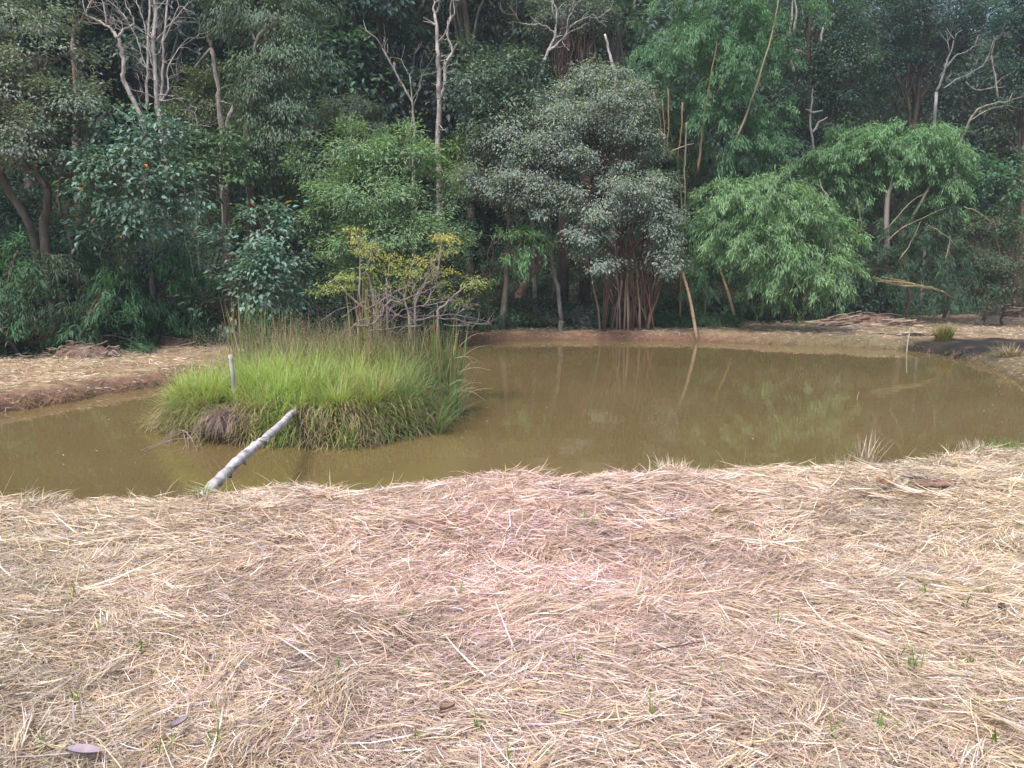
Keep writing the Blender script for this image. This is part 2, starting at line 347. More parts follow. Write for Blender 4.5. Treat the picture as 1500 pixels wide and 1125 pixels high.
# ------------------------------------------------------------ straw (stuff)
STRAW = [(0.59, 0.47, 0.33), (0.71, 0.595, 0.45), (0.49, 0.37, 0.27), (0.58, 0.47, 0.27), (0.85, 0.78, 0.67), (0.30, 0.235, 0.20), (0.48, 0.42, 0.39), (0.32, 0.34, 0.17)]
SW = [0.26, 0.20, 0.15, 0.08, 0.10, 0.12, 0.12, 0.03]
def straw_patch(n, y0, y1, xw, lmin, lmax, wd, long_frac, lift, keep=None, nseg=3):
    # sample uniformly in trapezoid |x| < xw*y + 1
    y = np.sqrt(rng.uniform(y0 ** 2, y1 ** 2, n)); x = rng.uniform(-1, 1, n) * (xw * y + 0.6)
    d = sdf_poly(x, y); ok = (d > 0.02) & (y < 9.5 if keep is None else keep(x, y, d)); x, y, d = x[ok], y[ok], d[ok]; n = len(x)
    thin = fbm(x * 2.2, y * 3.2, 49); kk = (thin > 0.40) | (rng.random(n) < 0.35 + 0.5 * np.clip(thin / 0.4, 0, 1)); x, y, d = x[kk], y[kk], d[kk]; n = len(x)
    heap = fbm(x * 1.1, y * 1.6, 41); cl = vnoise(x * 5, y * 7, 43)
    z = H(x, y) + 0.004 + (0.25 + 0.75 * heap) * lift * rng.random(n) ** 1.3 * (0.4 + 1.0 * cl)
    field = (fbm(x * 0.7 + 3, y * 0.9, 44) - 0.5) * 5.0 + (fbm(x * 3, y * 3, 45) - 0.5) * 2.4
    field2 = (fbm(x * 0.7 + 9, y * 0.9 + 5, 48) - 0.5) * 4.0
    al = rng.random(n)
    head = np.where(al < 0.38, field * 0.55 + rng.normal(0, 0.35, n), np.where(al < 0.55, field2 + rng.normal(0, 0.3, n), rng.uniform(-np.pi, np.pi, n)))
    head = head + np.where(rng.random(n) < 0.5, np.pi, 0)
    nearw = (d < 0.6)
    L = rng.uniform(lmin, lmax, n) * np.where((rng.random(n) < long_frac) & ~nearw, 2.3, 1.0) * np.where(nearw, 0.8, 1.0)
    W = wd * rng.uniform(0.5, 1.5, n) ** 1.3
    th = rng.normal(0.03, 0.13, n); up = rng.random(n) < 0.035; th = np.where(up, rng.uniform(0.3, 1.1, n), th) - np.where(nearw, 0.12, 0)
    C = pal(STRAW, SW, n, 0.16, 0.04)
    tone = fbm(x * 0.9 + 7, y * 1.3, 46)
    C *= (0.78 + 0.56 * tone)[:, None]                                     # patches of older, greyer straw and of fresh pale straw
    pink_cast = np.exp(-((x - 0.1) / 1.7) ** 2 - ((y - 5.0) / 2.2) ** 2)        # pink lens cast in the middle, put into the straw colour
    C = C * (1 + pink_cast[:, None] * np.array([[0.20, 0.03, 0.24]]))
    mauve_ = np.exp(-((x - 0.1) / 1.1) ** 2 - ((y - 2.6) / 1.2) ** 2); C = C * (1 - mauve_[:, None] * np.array([[0.08, 0.08, 0.02]]))
    grey = sstep(0.5, 0.75, fbm(x * 1.4, y * 1.8, 47))
    C = C * (1 - 0.30 * grey[:, None] * np.array([[0.95, 0.95, 0.95]]))
    curv = rng.normal(0.0, 0.35, n) + np.where(up, 0.9, 0.0); turn = rng.normal(0, 0.5, n)
    return blades(np.stack([x, y, z], -1), head, L, W, th, curv, nseg, C, turn, roll=rng.normal(0, 0.6, n))
def bundles(nb, y0, y1, lmin, lmax, wd, per):
    yc = np.sqrt(rng.uniform(y0 ** 2, y1 ** 2, nb)); xc = rng.uniform(-1, 1, nb) * (0.72 * yc + .5); ok = sdf_poly(xc, yc) > .25; xc, yc = xc[ok], yc[ok]; nb = len(xc)
    hd = (fbm(xc * .8 + 1, yc, 52) - .5) * 5 + rng.normal(0, .35, nb) + np.where(rng.random(nb) < .5, np.pi, 0); Lb = rng.uniform(lmin, lmax, nb); tn = rng.normal(0, .35, nb); tone = rng.uniform(.8, 1.12, nb); wdh = rng.uniform(.02, .07, nb)
    k = np.repeat(np.arange(nb), per); n = len(k); side = rng.normal(0, 1, n) * wdh[k]; along = rng.normal(0, .35, n) * Lb[k]
    x = xc[k] + np.cos(hd[k]) * along - np.sin(hd[k]) * side; y = yc[k] + np.sin(hd[k]) * along + np.cos(hd[k]) * side
    z = H(x, y) + .015 + .035 * rng.random(n) * np.exp(-(side / wdh[k]) ** 2 * .5) + .01
    C = pal(STRAW[:5], [3, 4, 2, 2, 2], n, .12, .04) * tone[k][:, None]; pink_cast = np.exp(-((x - 0.2) / 2.0) ** 2 - ((y - 5.0) / 2.4) ** 2); C = C * (1 + pink_cast[:, None] * np.array([[.12, .02, .14]]))  # the same lens cast tinted into the bundled straw
    return blades(np.stack([x, y, z], -1), hd[k] + rng.normal(0, .26, n), Lb[k] * rng.uniform(.5, 1.1, n), wd * rng.uniform(.6, 1.5, n), rng.normal(.06, .12, n), rng.normal(.15, .3, n), 4, C, tn[k] + rng.normal(0, .25, n), roll=rng.normal(0, .6, n))
mb = MB()
mb.add(*straw_patch(210000, 1.7, 4.2, 0.72, 0.025, 0.11, 0.0031, 0.10, 0.045))
mb.add(*straw_patch(9000, 1.7, 5.0, 0.72, 0.10, 0.20, 0.0055, 0.15, 0.05))
mb.add(*straw_patch(230000, 4.0, 9.4, 0.74, 0.04, 0.13, 0.0046, 0.10, 0.055, nseg=2))
mb.add(*straw_patch(5000, 4.0, 9.4, 0.74, 0.12, 0.24, 0.007, 0.1, 0.07))
mb.add(*straw_patch(150000, 0.8, 9.4, 1.25, 0.06, 0.17, 0.0065, 0.1, 0.045, keep=lambda x, y, d: (y < 9.5) & (np.abs(x) > 0.70 * y + 0.3), nseg=2))
mb.add(*bundles(230, 1.8, 4.6, .10, .24, .0036, 45)); mb.add(*bundles(620, 4.4, 9.2, .14, .30, .0050, 40))
o = mb.build('straw', M_straw); tag(o, 'dry mown grass lying thick over the near bank', 'straw', kind='stuff')
def keepfar(x, y, d): return (d > 0.03) & (y > 9.5) & (y < forest_edge(x) + 0.6) & (np.hypot((x - CHARRED[0][0]) / 2.2, (y - CHARRED[0][1]) / 2.3) > 0.93) & (rng.random(len(x)) > 0.55 * sstep(4, 8, x)) & (rng.random(len(x)) < sstep(0.25, 0.6, fbm(x, y * 1.3, 51) + 0.18))
mb = MB()
mb.add(*straw_patch(190000, 9.5, 30, 0.85, 0.07, 0.18, 0.009, 0.06, 0.07, keepfar, 2))
o = mb.build('straw', M_straw); tag(o, 'dry mown grass on the far and left banks', 'straw', kind='stuff')

# ------------------------------------------------------------ trees
LEAF = {'broad': (0.13, 0.068), 'mid': (0.11, 0.055), 'small': (0.08, 0.038), 'fine': (0.11, 0.032), 'bamboo': (0.16, 0.026)}
def L(px, py, Y, rx, ry, rd=None, dens=1.0):
    """a crown lobe: centre from the photograph at distance Y, radii in photograph pixels"""
    c = at_y(px, py, Y); s = Y / F * 1.13
    return dict(c=c, r=np.array([rx * s, (rd if rd else (rx + ry) * 0.42 * s), ry * s]), dens=dens)
def clusters(lobe, rc, K=1.5):
    c, r = lobe['c'], lobe['r']
    p = 1.6; A = 4 * np.pi * (((r[0] * r[1]) ** p + (r[0] * r[2]) ** p + (r[1] * r[2]) ** p) / 3) ** (1 / p)
    n = max(5, int(K * lobe['dens'] * A / (np.pi * rc * rc)))
    u = norm(rng.normal(size=(n, 3)))
    keep = (u[:, 1] < 0.35) | (rng.random(n) < 0.5); keep &= (u[:, 2] > -0.55) | (rng.random(n) < 0.45); u = u[keep]; n = len(u)
    f = rng.uniform(0.45, 1.0, n) ** 0.5
    bump = 1 + 0.24 * np.sin(u[:, 0] * 5 + c[0] * 3) * np.cos(u[:, 2] * 6 + c[2]) + rng.normal(0, 0.05, n)
    P = c + u * r * (f * bump)[:, None]
    gap = fbm(P[:, 0] * 1.1 + P[:, 1] * .6, P[:, 2] * 1.3 + P[:, 1] * .5, 77)
    ok = gap > 0.33
    return P[ok], u[ok]
def foliage_puffs(mb, P, U, rc, kind, col, cov=1.5, droop=0.35, v=0.16):
    l, w = LEAF[kind]; m = max(6, int(cov * np.pi * rc * rc / (l * w * 0.5) * 0.55)); n = len(P) * m
    rcv = rc * rng.uniform(0.6, 1.35, len(P)); ci = np.repeat(np.arange(len(P)), m)
    off = rng.normal(size=(n, 3)) * np.array([0.52, 0.52, 0.33]); Q = P[ci] + off * rcv[ci][:, None]
    D = norm(off * np.array([1, 1, 0.6]) + U[ci] * 0.5 + rng.normal(0, 0.35, (n, 3))) + np.array([0, 0, -droop])
    N = norm(np.array([0, 0, 1.0]) + U[ci] * 0.6 + rng.normal(0, 0.32, (n, 3)))
    C = col(n) * (1 + rng.normal(0, 0.13, (len(P), 1)))[ci]
    Ls = l * rng.uniform(0.6, 1.35, n)
    mb.add(*leaves(Q, D, N, Ls, Ls * w / l, np.clip(C, 0.004, 0.9)))
def foliage_plumes(mb, P, U, ln, kind, col, m=60, droop=1.0):
    m = int(m * 1.6)
    """feathery drooping sprays (bamboo)"""
    l, w = LEAF[kind]; k = len(P); n = k * m; ci = np.repeat(np.arange(k), m)
    Lk = ln * rng.uniform(0.6, 1.3, k); hd = norm(U * np.array([1, 1, 0.3]) + rng.normal(0, 0.45, (k, 3)) + np.array([0, -0.15, 0.25]))
    t = rng.random(n) ** 0.8
    base = P - hd * (Lk * 0.45)[:, None]
    Q = base[ci] + hd[ci] * (t * Lk[ci])[:, None] + np.array([0, 0, -1.0]) * (droop * 0.55 * t ** 2 * Lk[ci])[:, None] + rng.normal(0, 1, (n, 3)) * np.array([.10, .10, .08]) * (1.15 - 0.6 * t)[:, None]
    T = hd[ci] + np.array([0, 0, -1.0]) * (droop * 1.1 * t)[:, None]
    D = norm(T * 0.8 + rng.normal(0, 0.5, (n, 3)) + np.array([0, 0, -0.35]))
    N = norm(np.array([0, -0.25, 1.0]) + rng.normal(0, 0.28, (n, 3)))
    C = col(n) * (1 + rng.normal(0, 0.13, (k, 1)))[ci]; Ls = l * rng.uniform(0.6, 1.3, n)
    mb.add(*leaves(Q, D, N, Ls, Ls * w / l, np.clip(C, 0.004, 0.9), 0.15))
def limb(mb, a, b, r0, r1, col, sag=0.15, n=5, seg=6, wob=0.03):
    a = np.asarray(a, float); b = np.asarray(b, float); d = np.linalg.norm(b - a)
    m = (a + b) / 2 + rng.normal(0, sag * d * 0.35, 3) + np.array([0, 0, 0.08 * d])
    P = curve([a, m, b], seg // 2 + 1, wob * d * 0.2); mb.tube(P, np.linspace(r0, r1, len(P)), n, col); return P
def twigs(mb, tip, dirv, ln, r, depth, col, spread=0.55):
    if depth == 0 or r < 0.0025: return
    for _ in range(random.choice([2, 2, 3])):
        d = norm(dirv + rng.normal(0, spread, 3) + np.array([0, 0, 0.12])); e = tip + d * ln * random.uniform(0.6, 1.2)
        P = curve([tip, (tip + e) / 2 + rng.normal(0, ln * 0.08, 3), e], 3); mb.tube(P, np.linspace(r, r * 0.55, len(P)), 4, col, cap=False)
        twigs(mb, e, d, ln * 0.68, r * 0.58, depth - 1, col, spread)
def greens(base, v=0.10, accent=None, frac=0.0):
    base = np.asarray(base); g_ = base.mean(); base = (base * 0.86 + g_ * 0.14) * np.array([1.68, 1.74, 1.88])
    def f(n):
        C = cvar(base, n, v, 0.07)
        if accent is not None:
            m = rng.random(n) < frac; C[m] = cvar(accent, int(m.sum()), 0.15, 0.06)
        return C
    return f
def tree(name, label, cat, base, lobes, trunk=None, r0=0.12, kind='mid', col=None, bark=(0.13, 0.10, 0.08), rc=0.32, cov=1.0, K=1.5, mat=None,
         plume=0, group=None, vines=0, accents=None, pm=60, droop=0.35, nb=10, extra=None):
    base = np.asarray(base, float)
    if len(base) == 2: base = np.array([base[0], base[1], h1(base[0], base[1]) - 0.05])
    t = thing(name, label, cat, base, group)
    top = max(lobes, key=lambda q: q['c'][2])['c']
    TP = curve(trunk if trunk is not None else [base, base * 0.6 + top * 0.4 + rng.normal(0, 0.25, 3) * np.array([1, 1, 0.3]), top], 6, 0.02)
    tb = MB(); tb.tube(TP, np.linspace(r0, r0 * 0.3, len(TP)), 8, bark, rough=0.15)
    cb = MB(); bb = MB()
    for lo in lobes:
        P, U = clusters(lo, rc, K)
        if not len(P): continue
        if plume: foliage_plumes(cb, P, U, plume, kind, col, pm)
        else: foliage_puffs(cb, P, U, rc, kind, col, cov, droop)
        dz = TP[:, 2] - (lo['c'][2] - lo['r'][2] * 0.8); k = int(np.clip(np.argmin(np.linalg.norm(TP - lo['c'], axis=1)), 1, len(TP) - 1)); k = max(1, int(k * 0.75))
        q = limb(bb, TP[k], lo['c'], r0 * 0.45, r0 * 0.2, bark)
        for p_ in P[rng.choice(len(P), min(len(P), nb), replace=False)]:
            limb(bb, q[rng.integers(2, len(q))], p_, r0 * 0.16, 0.006, bark, n=4, seg=4)
    if extra: extra(bb)
    tb.build('trunk', M_bark if bark[0] < 0.3 else M_pale, t, origin=base, smooth=True)
    bb.build('branches', M_bark if bark[0] < 0.3 else M_pale, t, origin=base, smooth=True)
    cb.build('crown', mat or M_leaf, t, origin=base)
    if vines:
        vb = MB()
        for _ in range(vines):
            lo = lobes[rng.integers(len(lobes))]; s = lo['c'] + norm(rng.normal(size=3) * np.array([1, 1, .2])) * lo['r'] * 0.85
            if s[1] > lo['c'][1]: s[1] = 2 * lo['c'][1] - s[1]
            ln = random.uniform(0.8, 2.2); P = curve([s, s + [random.uniform(-.15, .15), 0, -ln * .5], s + [random.uniform(-.2, .2), 0, -ln]], 4, 0.02)
            vb.tube(P, 0.008, 4, (0.12, 0.13, 0.08), cap=False)
            k = 14; Q = P[rng.integers(0, len(P), k)] + rng.normal(0, 0.05, (k, 3))
            vb.add(*leaves(Q, rng.normal(0, .5, (k, 3)) + [0, 0, -1], rng.normal(0, .5, (k, 3)) + [0, -1, .5], 0.10, 0.05, cvar((0.06, 0.10, 0.05), k)))
        vb.build('hanging_vines', M_leaf, t, origin=base)
    return t
def px_path(pts, Y, k=4, wob=0.01):
    return curve([at_y(p_[0], p_[1], Y + (p_[2] if len(p_) > 2 else 0)) for p_ in pts], k, wob)
def bare_tree(name, label, cat, Y, stems, base=None, col=(0.42, 0.38, 0.36), group=None, tw=3, twl=0.6, mat=None, leafy=None):
    """stems: list of (pixel points bottom to top, r0, r1, twig depth)"""
    first = px_path(stems[0][0], Y)
    gx, gy = first[0][0], first[0][1]; b = np.array([gx, gy, h1(gx, gy) - 0.05]) if base is None else np.asarray(base, float)
    t = thing(name, label, cat, b, group)
    stems = [(a1, b1 * .8, c1 * .75, d1) for a1, b1, c1, d1 in stems]
    tb = MB()
    low = curve([b, (b + first[0]) / 2 + rng.normal(0, 0.05, 3), first[0]], 4)
    tb.tube(low, stems[0][1] * 1.15, 8, col, rough=0.12)
    br = MB()
    for i_, (pts, a_, b_, dp) in enumerate(stems):
        if i_ == 1 or i_ > 1:
            if br.n: br.build('twigs' if i_ == 1 else 'branch', mat or M_pale, t, origin=b, smooth=True)
            br = MB()
        P = px_path(pts, Y, 4, 0.012); (tb if i_ == 0 else br).tube(P, np.linspace(a_, b_, len(P)), 7, col, rough=0.12)
        if dp:
            d = norm(P[-1] - P[-3]); twigs(br, P[-1], d, twl, b_ * 0.9, dp, col)
            for q in range(3, len(P) - 1, 3): twigs(br, P[q], norm(d + rng.normal(0, 0.7, 3)), twl * 0.7, b_ * 0.6, dp - 1, col)
    tb.build('trunk', mat or M_pale, t, origin=b, smooth=True)
    if br.n: br.build('branch' if len(stems) > 1 else 'twigs', mat or M_pale, t, origin=b, smooth=True)
    if leafy:
        cb = MB(); leafy(cb); cb.build('crown', M_leaf, t, origin=b)
    return t

GREY = greens((0.145, 0.175, 0.13)); TEAL = greens((0.085, 0.15, 0.105), accent=(0.6, 0.19, 0.04), frac=0.006); DARK = greens((0.026, 0.052, 0.034)); MIDG = greens((0.07, 0.13, 0.055))
LIGHT = greens((0.13, 0.205, 0.10)); BAMB = greens((0.062, 0.14, 0.062)); BAMBD = greens((0.04, 0.105, 0.045)); OLIVE = greens((0.15, 0.185, 0.15), accent=(0.30, 0.22, 0.07), frac=0.03)
BLUE = greens((0.055, 0.095, 0.075)); YEL = greens((0.42, 0.38, 0.09), accent=(0.16, 0.25, 0.07), frac=0.35)

# --- left side
tree('leafy_tree', 'tall grey-green fine-leaved tree with leaning mottled trunks at the far left', 'tree', at_z(30, 520, -.1)[:2] + [0, 1.2],
     [L(20, 30, 17.5, 75, 60), L(70, 90, 17.2, 55, 45), L(10, 130, 16.8, 75, 55), L(95, 150, 17.0, 50, 40), L(-90, 60, 17.5, 90, 90), L(40, 200, 16.8, 60, 40), L(-80, 200, 17, 80, 60)],
     trunk=[[at_y(75, 420, 17.6)[0], 17.6, 0.0], at_y(65, 335, 17.5), at_y(68, 275, 17.4), at_y(30, 220, 17.3), at_y(40, 90, 17.3)], r0=0.11, kind='small', col=GREY, bark=(0.16, 0.13, 0.11), rc=0.30,
     extra=lambda bb: [bb.tube(px_path([(60, 430), (45, 335), (8, 270), (0, 220), (-20, 130)], 17.8), np.linspace(0.10, 0.05, 17), 7, (0.15, 0.12, 0.10)),
                       bb.tube(px_path([(68, 275), (52, 245), (70, 222), (92, 235), (85, 280), (90, 320)], 17.2), np.linspace(0.04, 0.02, 21), 6, (0.17, 0.14, 0.12))])
tree('broadleaf_tree', 'broad-leaved teal-green tree with scattered orange leaves and hanging vines, left of the bare white tree', 'tree', at_z(110, 515, -.1)[:2] + [0.2, 1.3],
     [L(150, 185, 17.6, 60, 40), L(215, 215, 17.4, 50, 42), L(110, 240, 17.2, 50, 40), L(180, 270, 17.0, 65, 45), L(260, 270, 17.2, 45, 40), L(215, 320, 17.3, 50, 35), L(130, 190, 17.8, 45, 40), L(160, 340, 17.4, 50, 30)],
     trunk=[at_y(112, 430, 18.2), at_y(104, 355, 17.9), at_y(97, 310, 17.8), at_y(120, 255, 17.7), at_y(150, 200, 17.7)], r0=0.07, kind='broad', col=TEAL, bark=(0.20, 0.18, 0.15), mat=M_gloss, vines=26, rc=0.33)
tree('broadleaf_bush', 'rounded broad-leaved bush with a few orange leaves behind the left reeds', 'bush', at_z(375, 490, -.1)[:2] + [0, -1.2],
     [L(385, 335, 17.6, 48, 35), L(345, 375, 17.3, 40, 38), L(410, 390, 17.2, 42, 38), L(370, 430, 17.2, 50, 40), L(435, 410, 17.6, 25, 30), L(330, 440, 17.5, 40, 40)],
     r0=0.06, kind='broad', col=TEAL, mat=M_gloss, rc=0.3)
tree('small_tree', 'small fresh-green broad-leaved tree below the bare white tree', 'tree', at_z(330, 500, -.1)[:2] + [0, 3.2],
     [L(325, 225, 20.5, 38, 35), L(300, 250, 20.2, 30, 28), L(345, 255, 20.3, 25, 22)], trunk=[at_y(332, 430, 20.6), at_y(330, 300, 20.6), at_y(325, 230, 20.6)], r0=0.09, kind='broad', col=MIDG, rc=0.28, bark=(0.17, 0.12, 0.10))
tree('slender_tree', 'tall tree with drooping pale-green leaf curtains and an ivy-clad trunk, second from the left behind', 'tree', at_z(365, 500, -.1)[:2] + [0.3, 4.5],
     [L(400, 30, 21.5, 65, 45), L(430, 90, 21.2, 45, 45), L(395, 140, 21.0, 45, 50), L(420, 200, 21.0, 38, 48), L(385, 240, 21.3, 30, 35), L(350, 20, 21.8, 50, 40)],
     trunk=[at_y(375, 440, 22), at_y(368, 300, 21.8), at_y(362, 150, 21.8), at_y(385, 60, 21.7)], r0=0.17, kind='fine', col=greens((0.075, 0.115, 0.07)), rc=0.32, droop=1.1, vines=14,
     extra=lambda bb: [bb.tube(px_path([(372, 110), (375, 60), (390, 40)], 21.0), [.04] * 9, 6, (0.4, 0.37, 0.34)), bb.tube(px_path([(375, 60), (368, 45), (360, 20)], 21.0), [.03] * 9, 6, (0.4, 0.37, 0.34))])
def dim(stuff): return stuff
for k, (px, py, Y, w_, h_) in enumerate([(20, 430, 16.0, 48, 85), (75, 440, 16.4, 45, 70), (150, 470, 16.6, 50, 60), (170, 420, 17.6, 35, 60), (265, 425, 18.2, 42, 65), (225, 470, 18.0, 45, 50), (300, 470, 18.4, 40, 50), (-70, 430, 15.5, 60, 85), (120, 400, 17.9, 40, 45)]):
    lab = ['dark feathery bamboo shrub at the far left edge of the forest', 'dull olive feathery shrub just right of the far-left one', 'low spreading dark shrub behind the rubble heap', 'pointed feathery shrub under the hanging vines',
           'tallest dark green conical bamboo shrub left of the reeds', 'low dark shrub right of the rubble heap', 'dark bushy bamboo shrub right behind the reeds', 'dark feathery shrub beyond the left edge', 'dark shrub below the leaning mottled trunks'][k]
    sgn = rng.normal(0, 4, 3)
    tree('feathery_shrub', lab, 'shrub', at_y(px, py, Y)[:2], [L(px, py + h_ * 0.35, Y, w_, h_ * 0.55), L(px + sgn[0], py - h_ * 0.25, Y, w_ * 0.7, h_ * 0.45), L(px + sgn[1], py - h_ * 0.75, Y, w_ * 0.35, h_ * 0.3)],
         r0=0.04, kind='bamboo', col=[BAMBD, greens((0.06, 0.085, 0.045)), BAMBD][k % 3] if k != 4 else greens((0.04, 0.12, 0.04)), plume=0.7, rc=0.3, K=1.2, group='feathery shrubs along the left forest edge', pm=45)

# --- bare white tree
pinkish = (0.50, 0.46, 0.44)
bare_tree('bare_tree', 'leafless white-barked tree with fine pinkish twigs against the dark wood, upper left', 'tree', 19.6,
          [([(238, 205), (232, 170), (228, 120), (226, 60), (228, 0), (226, -40)], .075, .035, 4), ([(214, 160), (216, 110), (216, 60), (220, 10), (216, -40)], .045, .025, 4),
           ([(232, 160), (238, 120), (240, 60), (246, 0), (250, -30)], .04, .02, 4), ([(235, 150), (246, 130), (246, 100), (262, 70)], .03, .012, 3),
           ([(216, 110), (205, 70), (195, 45), (180, 20)], .02, .012, 4), ([(228, 60), (245, 40), (262, 10)], .02, .012, 4), ([(216, 60), (206, 20), (196, -10)], .02, .012, 4), ([(240, 60), (255, 30), (275, 5)], .018, .01, 4)],
          col=pinkish, twl=0.6)
bare_tree('bare_tree', 'crooked pale dead trunk forking into a Y, left of the bare white tree', 'tree', 19.2,
          [([(208, 175), (192, 140), (180, 115), (182, 95), (176, 65), (172, 52)], .07, .055, 0), ([(172, 56), (162, 42), (142, 30), (125, 20)], .05, .02, 3), ([(173, 56), (182, 42), (196, 35), (190, 15)], .04, .02, 4), ([(156, 38), (154, 15), (148, -5)], .025, .012, 3)],
          col=(0.42, 0.38, 0.36), twl=0.5)

# --- centre
tree('feathery_tree', 'light green feathery-leaved tree standing behind the island, left of centre', 'tree', at_z(580, 486, -.1)[:2] + [0, 0.2],
     [L(520, 215, 20.5, 55, 30), L(580, 240, 20.3, 55, 38), L(480, 240, 20.8, 45, 30), L(540, 290, 20.0, 65, 42), L(625, 290, 20.3, 45, 40), L(580, 345, 19.8, 70, 35), L(520, 360, 20.2, 50, 35), L(635, 345, 20.3, 35, 30), L(560, 400, 20.4, 70, 30), L(490, 300, 20.6, 35, 35)],
     r0=0.11, kind='fine', col=LIGHT, rc=0.3, droop=0.25, cov=1.1, K=1.6)
bare_tree('forked_trunk_tree', 'slim pale forked trunk rising from the light green tree', 'tree', 24,
          [([(605, 250), (607, 200), (604, 155), (590, 125), (572, 92), (560, 70)], .055, .03, 2), ([(600, 245), (598, 205), (606, 165), (600, 110)], .035, .02, 2), ([(606, 155), (614, 130), (618, 110)], .02, .01, 2)], col=(0.33, 0.30, 0.28))
bare_tree('pale_trunk_tree', 'thick pale trunk forking once, standing right of the slim forked trunk', 'tree', 24,
          [([(644, 262), (641, 220), (643, 150), (642, 90), (640, 55), (637, 20)], .12, .06, 2), ([(645, 145), (652, 120), (652, 95), (662, 75), (655, 50), (660, 25)], .075, .035, 2)], col=(0.40, 0.35, 0.34))
tree('shrubby_tree', 'grey-leaved small tree with thin stems above the light green tree', 'tree', at_y(510, 300, 24)[:2], [L(510, 165, 24, 38, 25), L(540, 185, 24, 28, 22), L(485, 180, 24.3, 25, 20)], r0=0.06, kind='small', col=greens((0.075, 0.095, 0.075)), rc=0.3)
tree('glossy_tree', 'dark glossy broad-leaved tree between the pale trunk and the big grey-green tree', 'tree', at_y(735, 300, 23.5)[:2],
     [L(735, 110, 23.5, 50, 30), L(700, 130, 23.3, 40, 30), L(745, 160, 23.2, 45, 35), L(775, 120, 23.6, 30, 28), L(715, 190, 23.6, 35, 35)], r0=0.12, kind='broad', col=greens((0.06, 0.10, 0.065)), mat=M_gloss, rc=0.33, bark=(0.2, 0.17, 0.15))
bare_tree('leaning_trunk_tree', 'pale trunk leaning right and forking, above the big grey-green tree', 'tree', 25,
          [([(786, 130), (795, 100), (803, 75), (812, 55), (815, 30)], .08, .04, 2), ([(803, 75), (815, 66), (830, 50)], .05, .03, 2), ([(812, 50), (800, 38), (778, 36)], .03, .015, 2), ([(825, 55), (840, 35), (862, 25)], .03, .02, 2)], col=(0.38, 0.36, 0.35))
# vine-draped trees
def drape(mb_, px, py0, py1, Y, n, wpx, col):
    for _ in range(n):
        a = px + random.uniform(-wpx, wpx); y1 = py1 + random.uniform(-25, 15)
        P = px_path([(a, py0 + random.uniform(-15, 15), random.uniform(-.5, .3)), (a + random.uniform(-6, 6), (py0 + y1) / 2, random.uniform(-.5, .3)), (a + random.uniform(-5, 5), y1, random.uniform(-.4, .3))], Y, 3, 0.03)
        mb_.tube(P, random.uniform(0.008, 0.02), 4, np.array(col) * random.uniform(0.7, 1.3), cap=False)
for (px, Y, lab) in [(825, 26, 'trunk hung with a curtain of brown dry lianas above the big grey-green tree, left one'), (857, 26.3, 'trunk hung with a curtain of brown dry lianas above the big grey-green tree, right one')]:
    b = at_y(px, 400, Y); b[2] = h1(b[0], b[1]); t = thing('liana_covered_tree', lab, 'tree', b, 'trees draped with brown lianas')
    m_ = MB(); m_.tube(curve([b, at_y(px + 3, 120, Y), at_y(px, 20, Y)], 5), np.linspace(.2, .1, 11), 8, (.14, .10, .09)); m_.build('trunk', M_bark, t, origin=b, smooth=True)
    m_ = MB(); drape(m_, px, 45, 120, Y, 60, 13, (0.17, 0.115, 0.10)); m_.build('lianas', M_bark, t, origin=b)
    m_ = MB(); P_, U_ = clusters(L(px, 25, Y, 38, 30), .32); foliage_puffs(m_, P_, U_, .32, 'small', greens((.085, .11, .08))); m_.build('crown', M_leaf, t, origin=b)
tree('big_tree', 'big grey-green tree with a wide drooping crown, middle of the forest edge', 'tree', at_z(905, 481, -.12)[:2] + [0, 1.0],
     [L(880, 120, 23.5, 42, 22), L(815, 160, 23.3, 45, 32), L(900, 165, 23.0, 60, 38), L(760, 205, 23.0, 60, 40), L(840, 225, 22.6, 70, 45), L(925, 225, 22.8, 45, 40), L(725, 260, 23.0, 45, 40), L(790, 280, 22.6, 60, 38), L(875, 290, 22.3, 60, 40),
      L(945, 290, 22.6, 40, 40), L(855, 340, 22.0, 34, 28), L(872, 382, 21.9, 28, 22), L(975, 335, 22.4, 28, 26), L(830, 250, 22.4, 55, 38), L(900, 255, 22.4, 50, 36), L(770, 245, 22.6, 50, 35), L(850, 190, 22.7, 60, 35), L(978, 380, 22.4, 20, 22)],
     trunk=[at_y(905, 460, 23.6), at_y(912, 400, 23.5), at_y(905, 300, 23.4), at_y(870, 200, 23.3), at_y(860, 140, 23.4)], r0=0.11, kind='small', col=OLIVE, rc=0.31, cov=1.3, K=2.1, droop=0.6, bark=(0.17, 0.11, 0.09), nb=14)
tree('low_tree', 'low green tree with bamboo-like leaves left of the leaning dead trunk', 'tree', at_z(715, 484, -.1)[:2] + [0, .8],
     [L(705, 380, 22.2, 30, 28), L(740, 370, 22.0, 35, 30), L(765, 350, 22.3, 28, 24), L(725, 345, 22.4, 40, 20)], r0=0.05, kind='bamboo', col=greens((0.075, 0.15, 0.055)), plume=0.6, rc=0.3, K=1.3, pm=45)
bare_tree('dead_tree', 'thick mottled dead trunk leaning into the dark gap', 'dead tree', 23.2, [([(760, 432), (775, 405), (790, 388), (805, 350)], .13, .09, 0), ([(790, 388), (785, 365), (780, 345)], .05, .04, 0), ([(797, 378), (812, 398), (815, 415)], .035, .02, 1)], base=at_y(760, 432, 23.2) + [0, 0, -.1], col=(0.19, 0.13, 0.11))
bare_tree('grey_trunk_tree', 'slim grey trunk leaning left beside the mottled dead trunk', 'tree', 23.0, [([(823, 470), (816, 420), (808, 375), (802, 340)], .085, .07, 0)], col=(0.2, 0.2, 0.18))
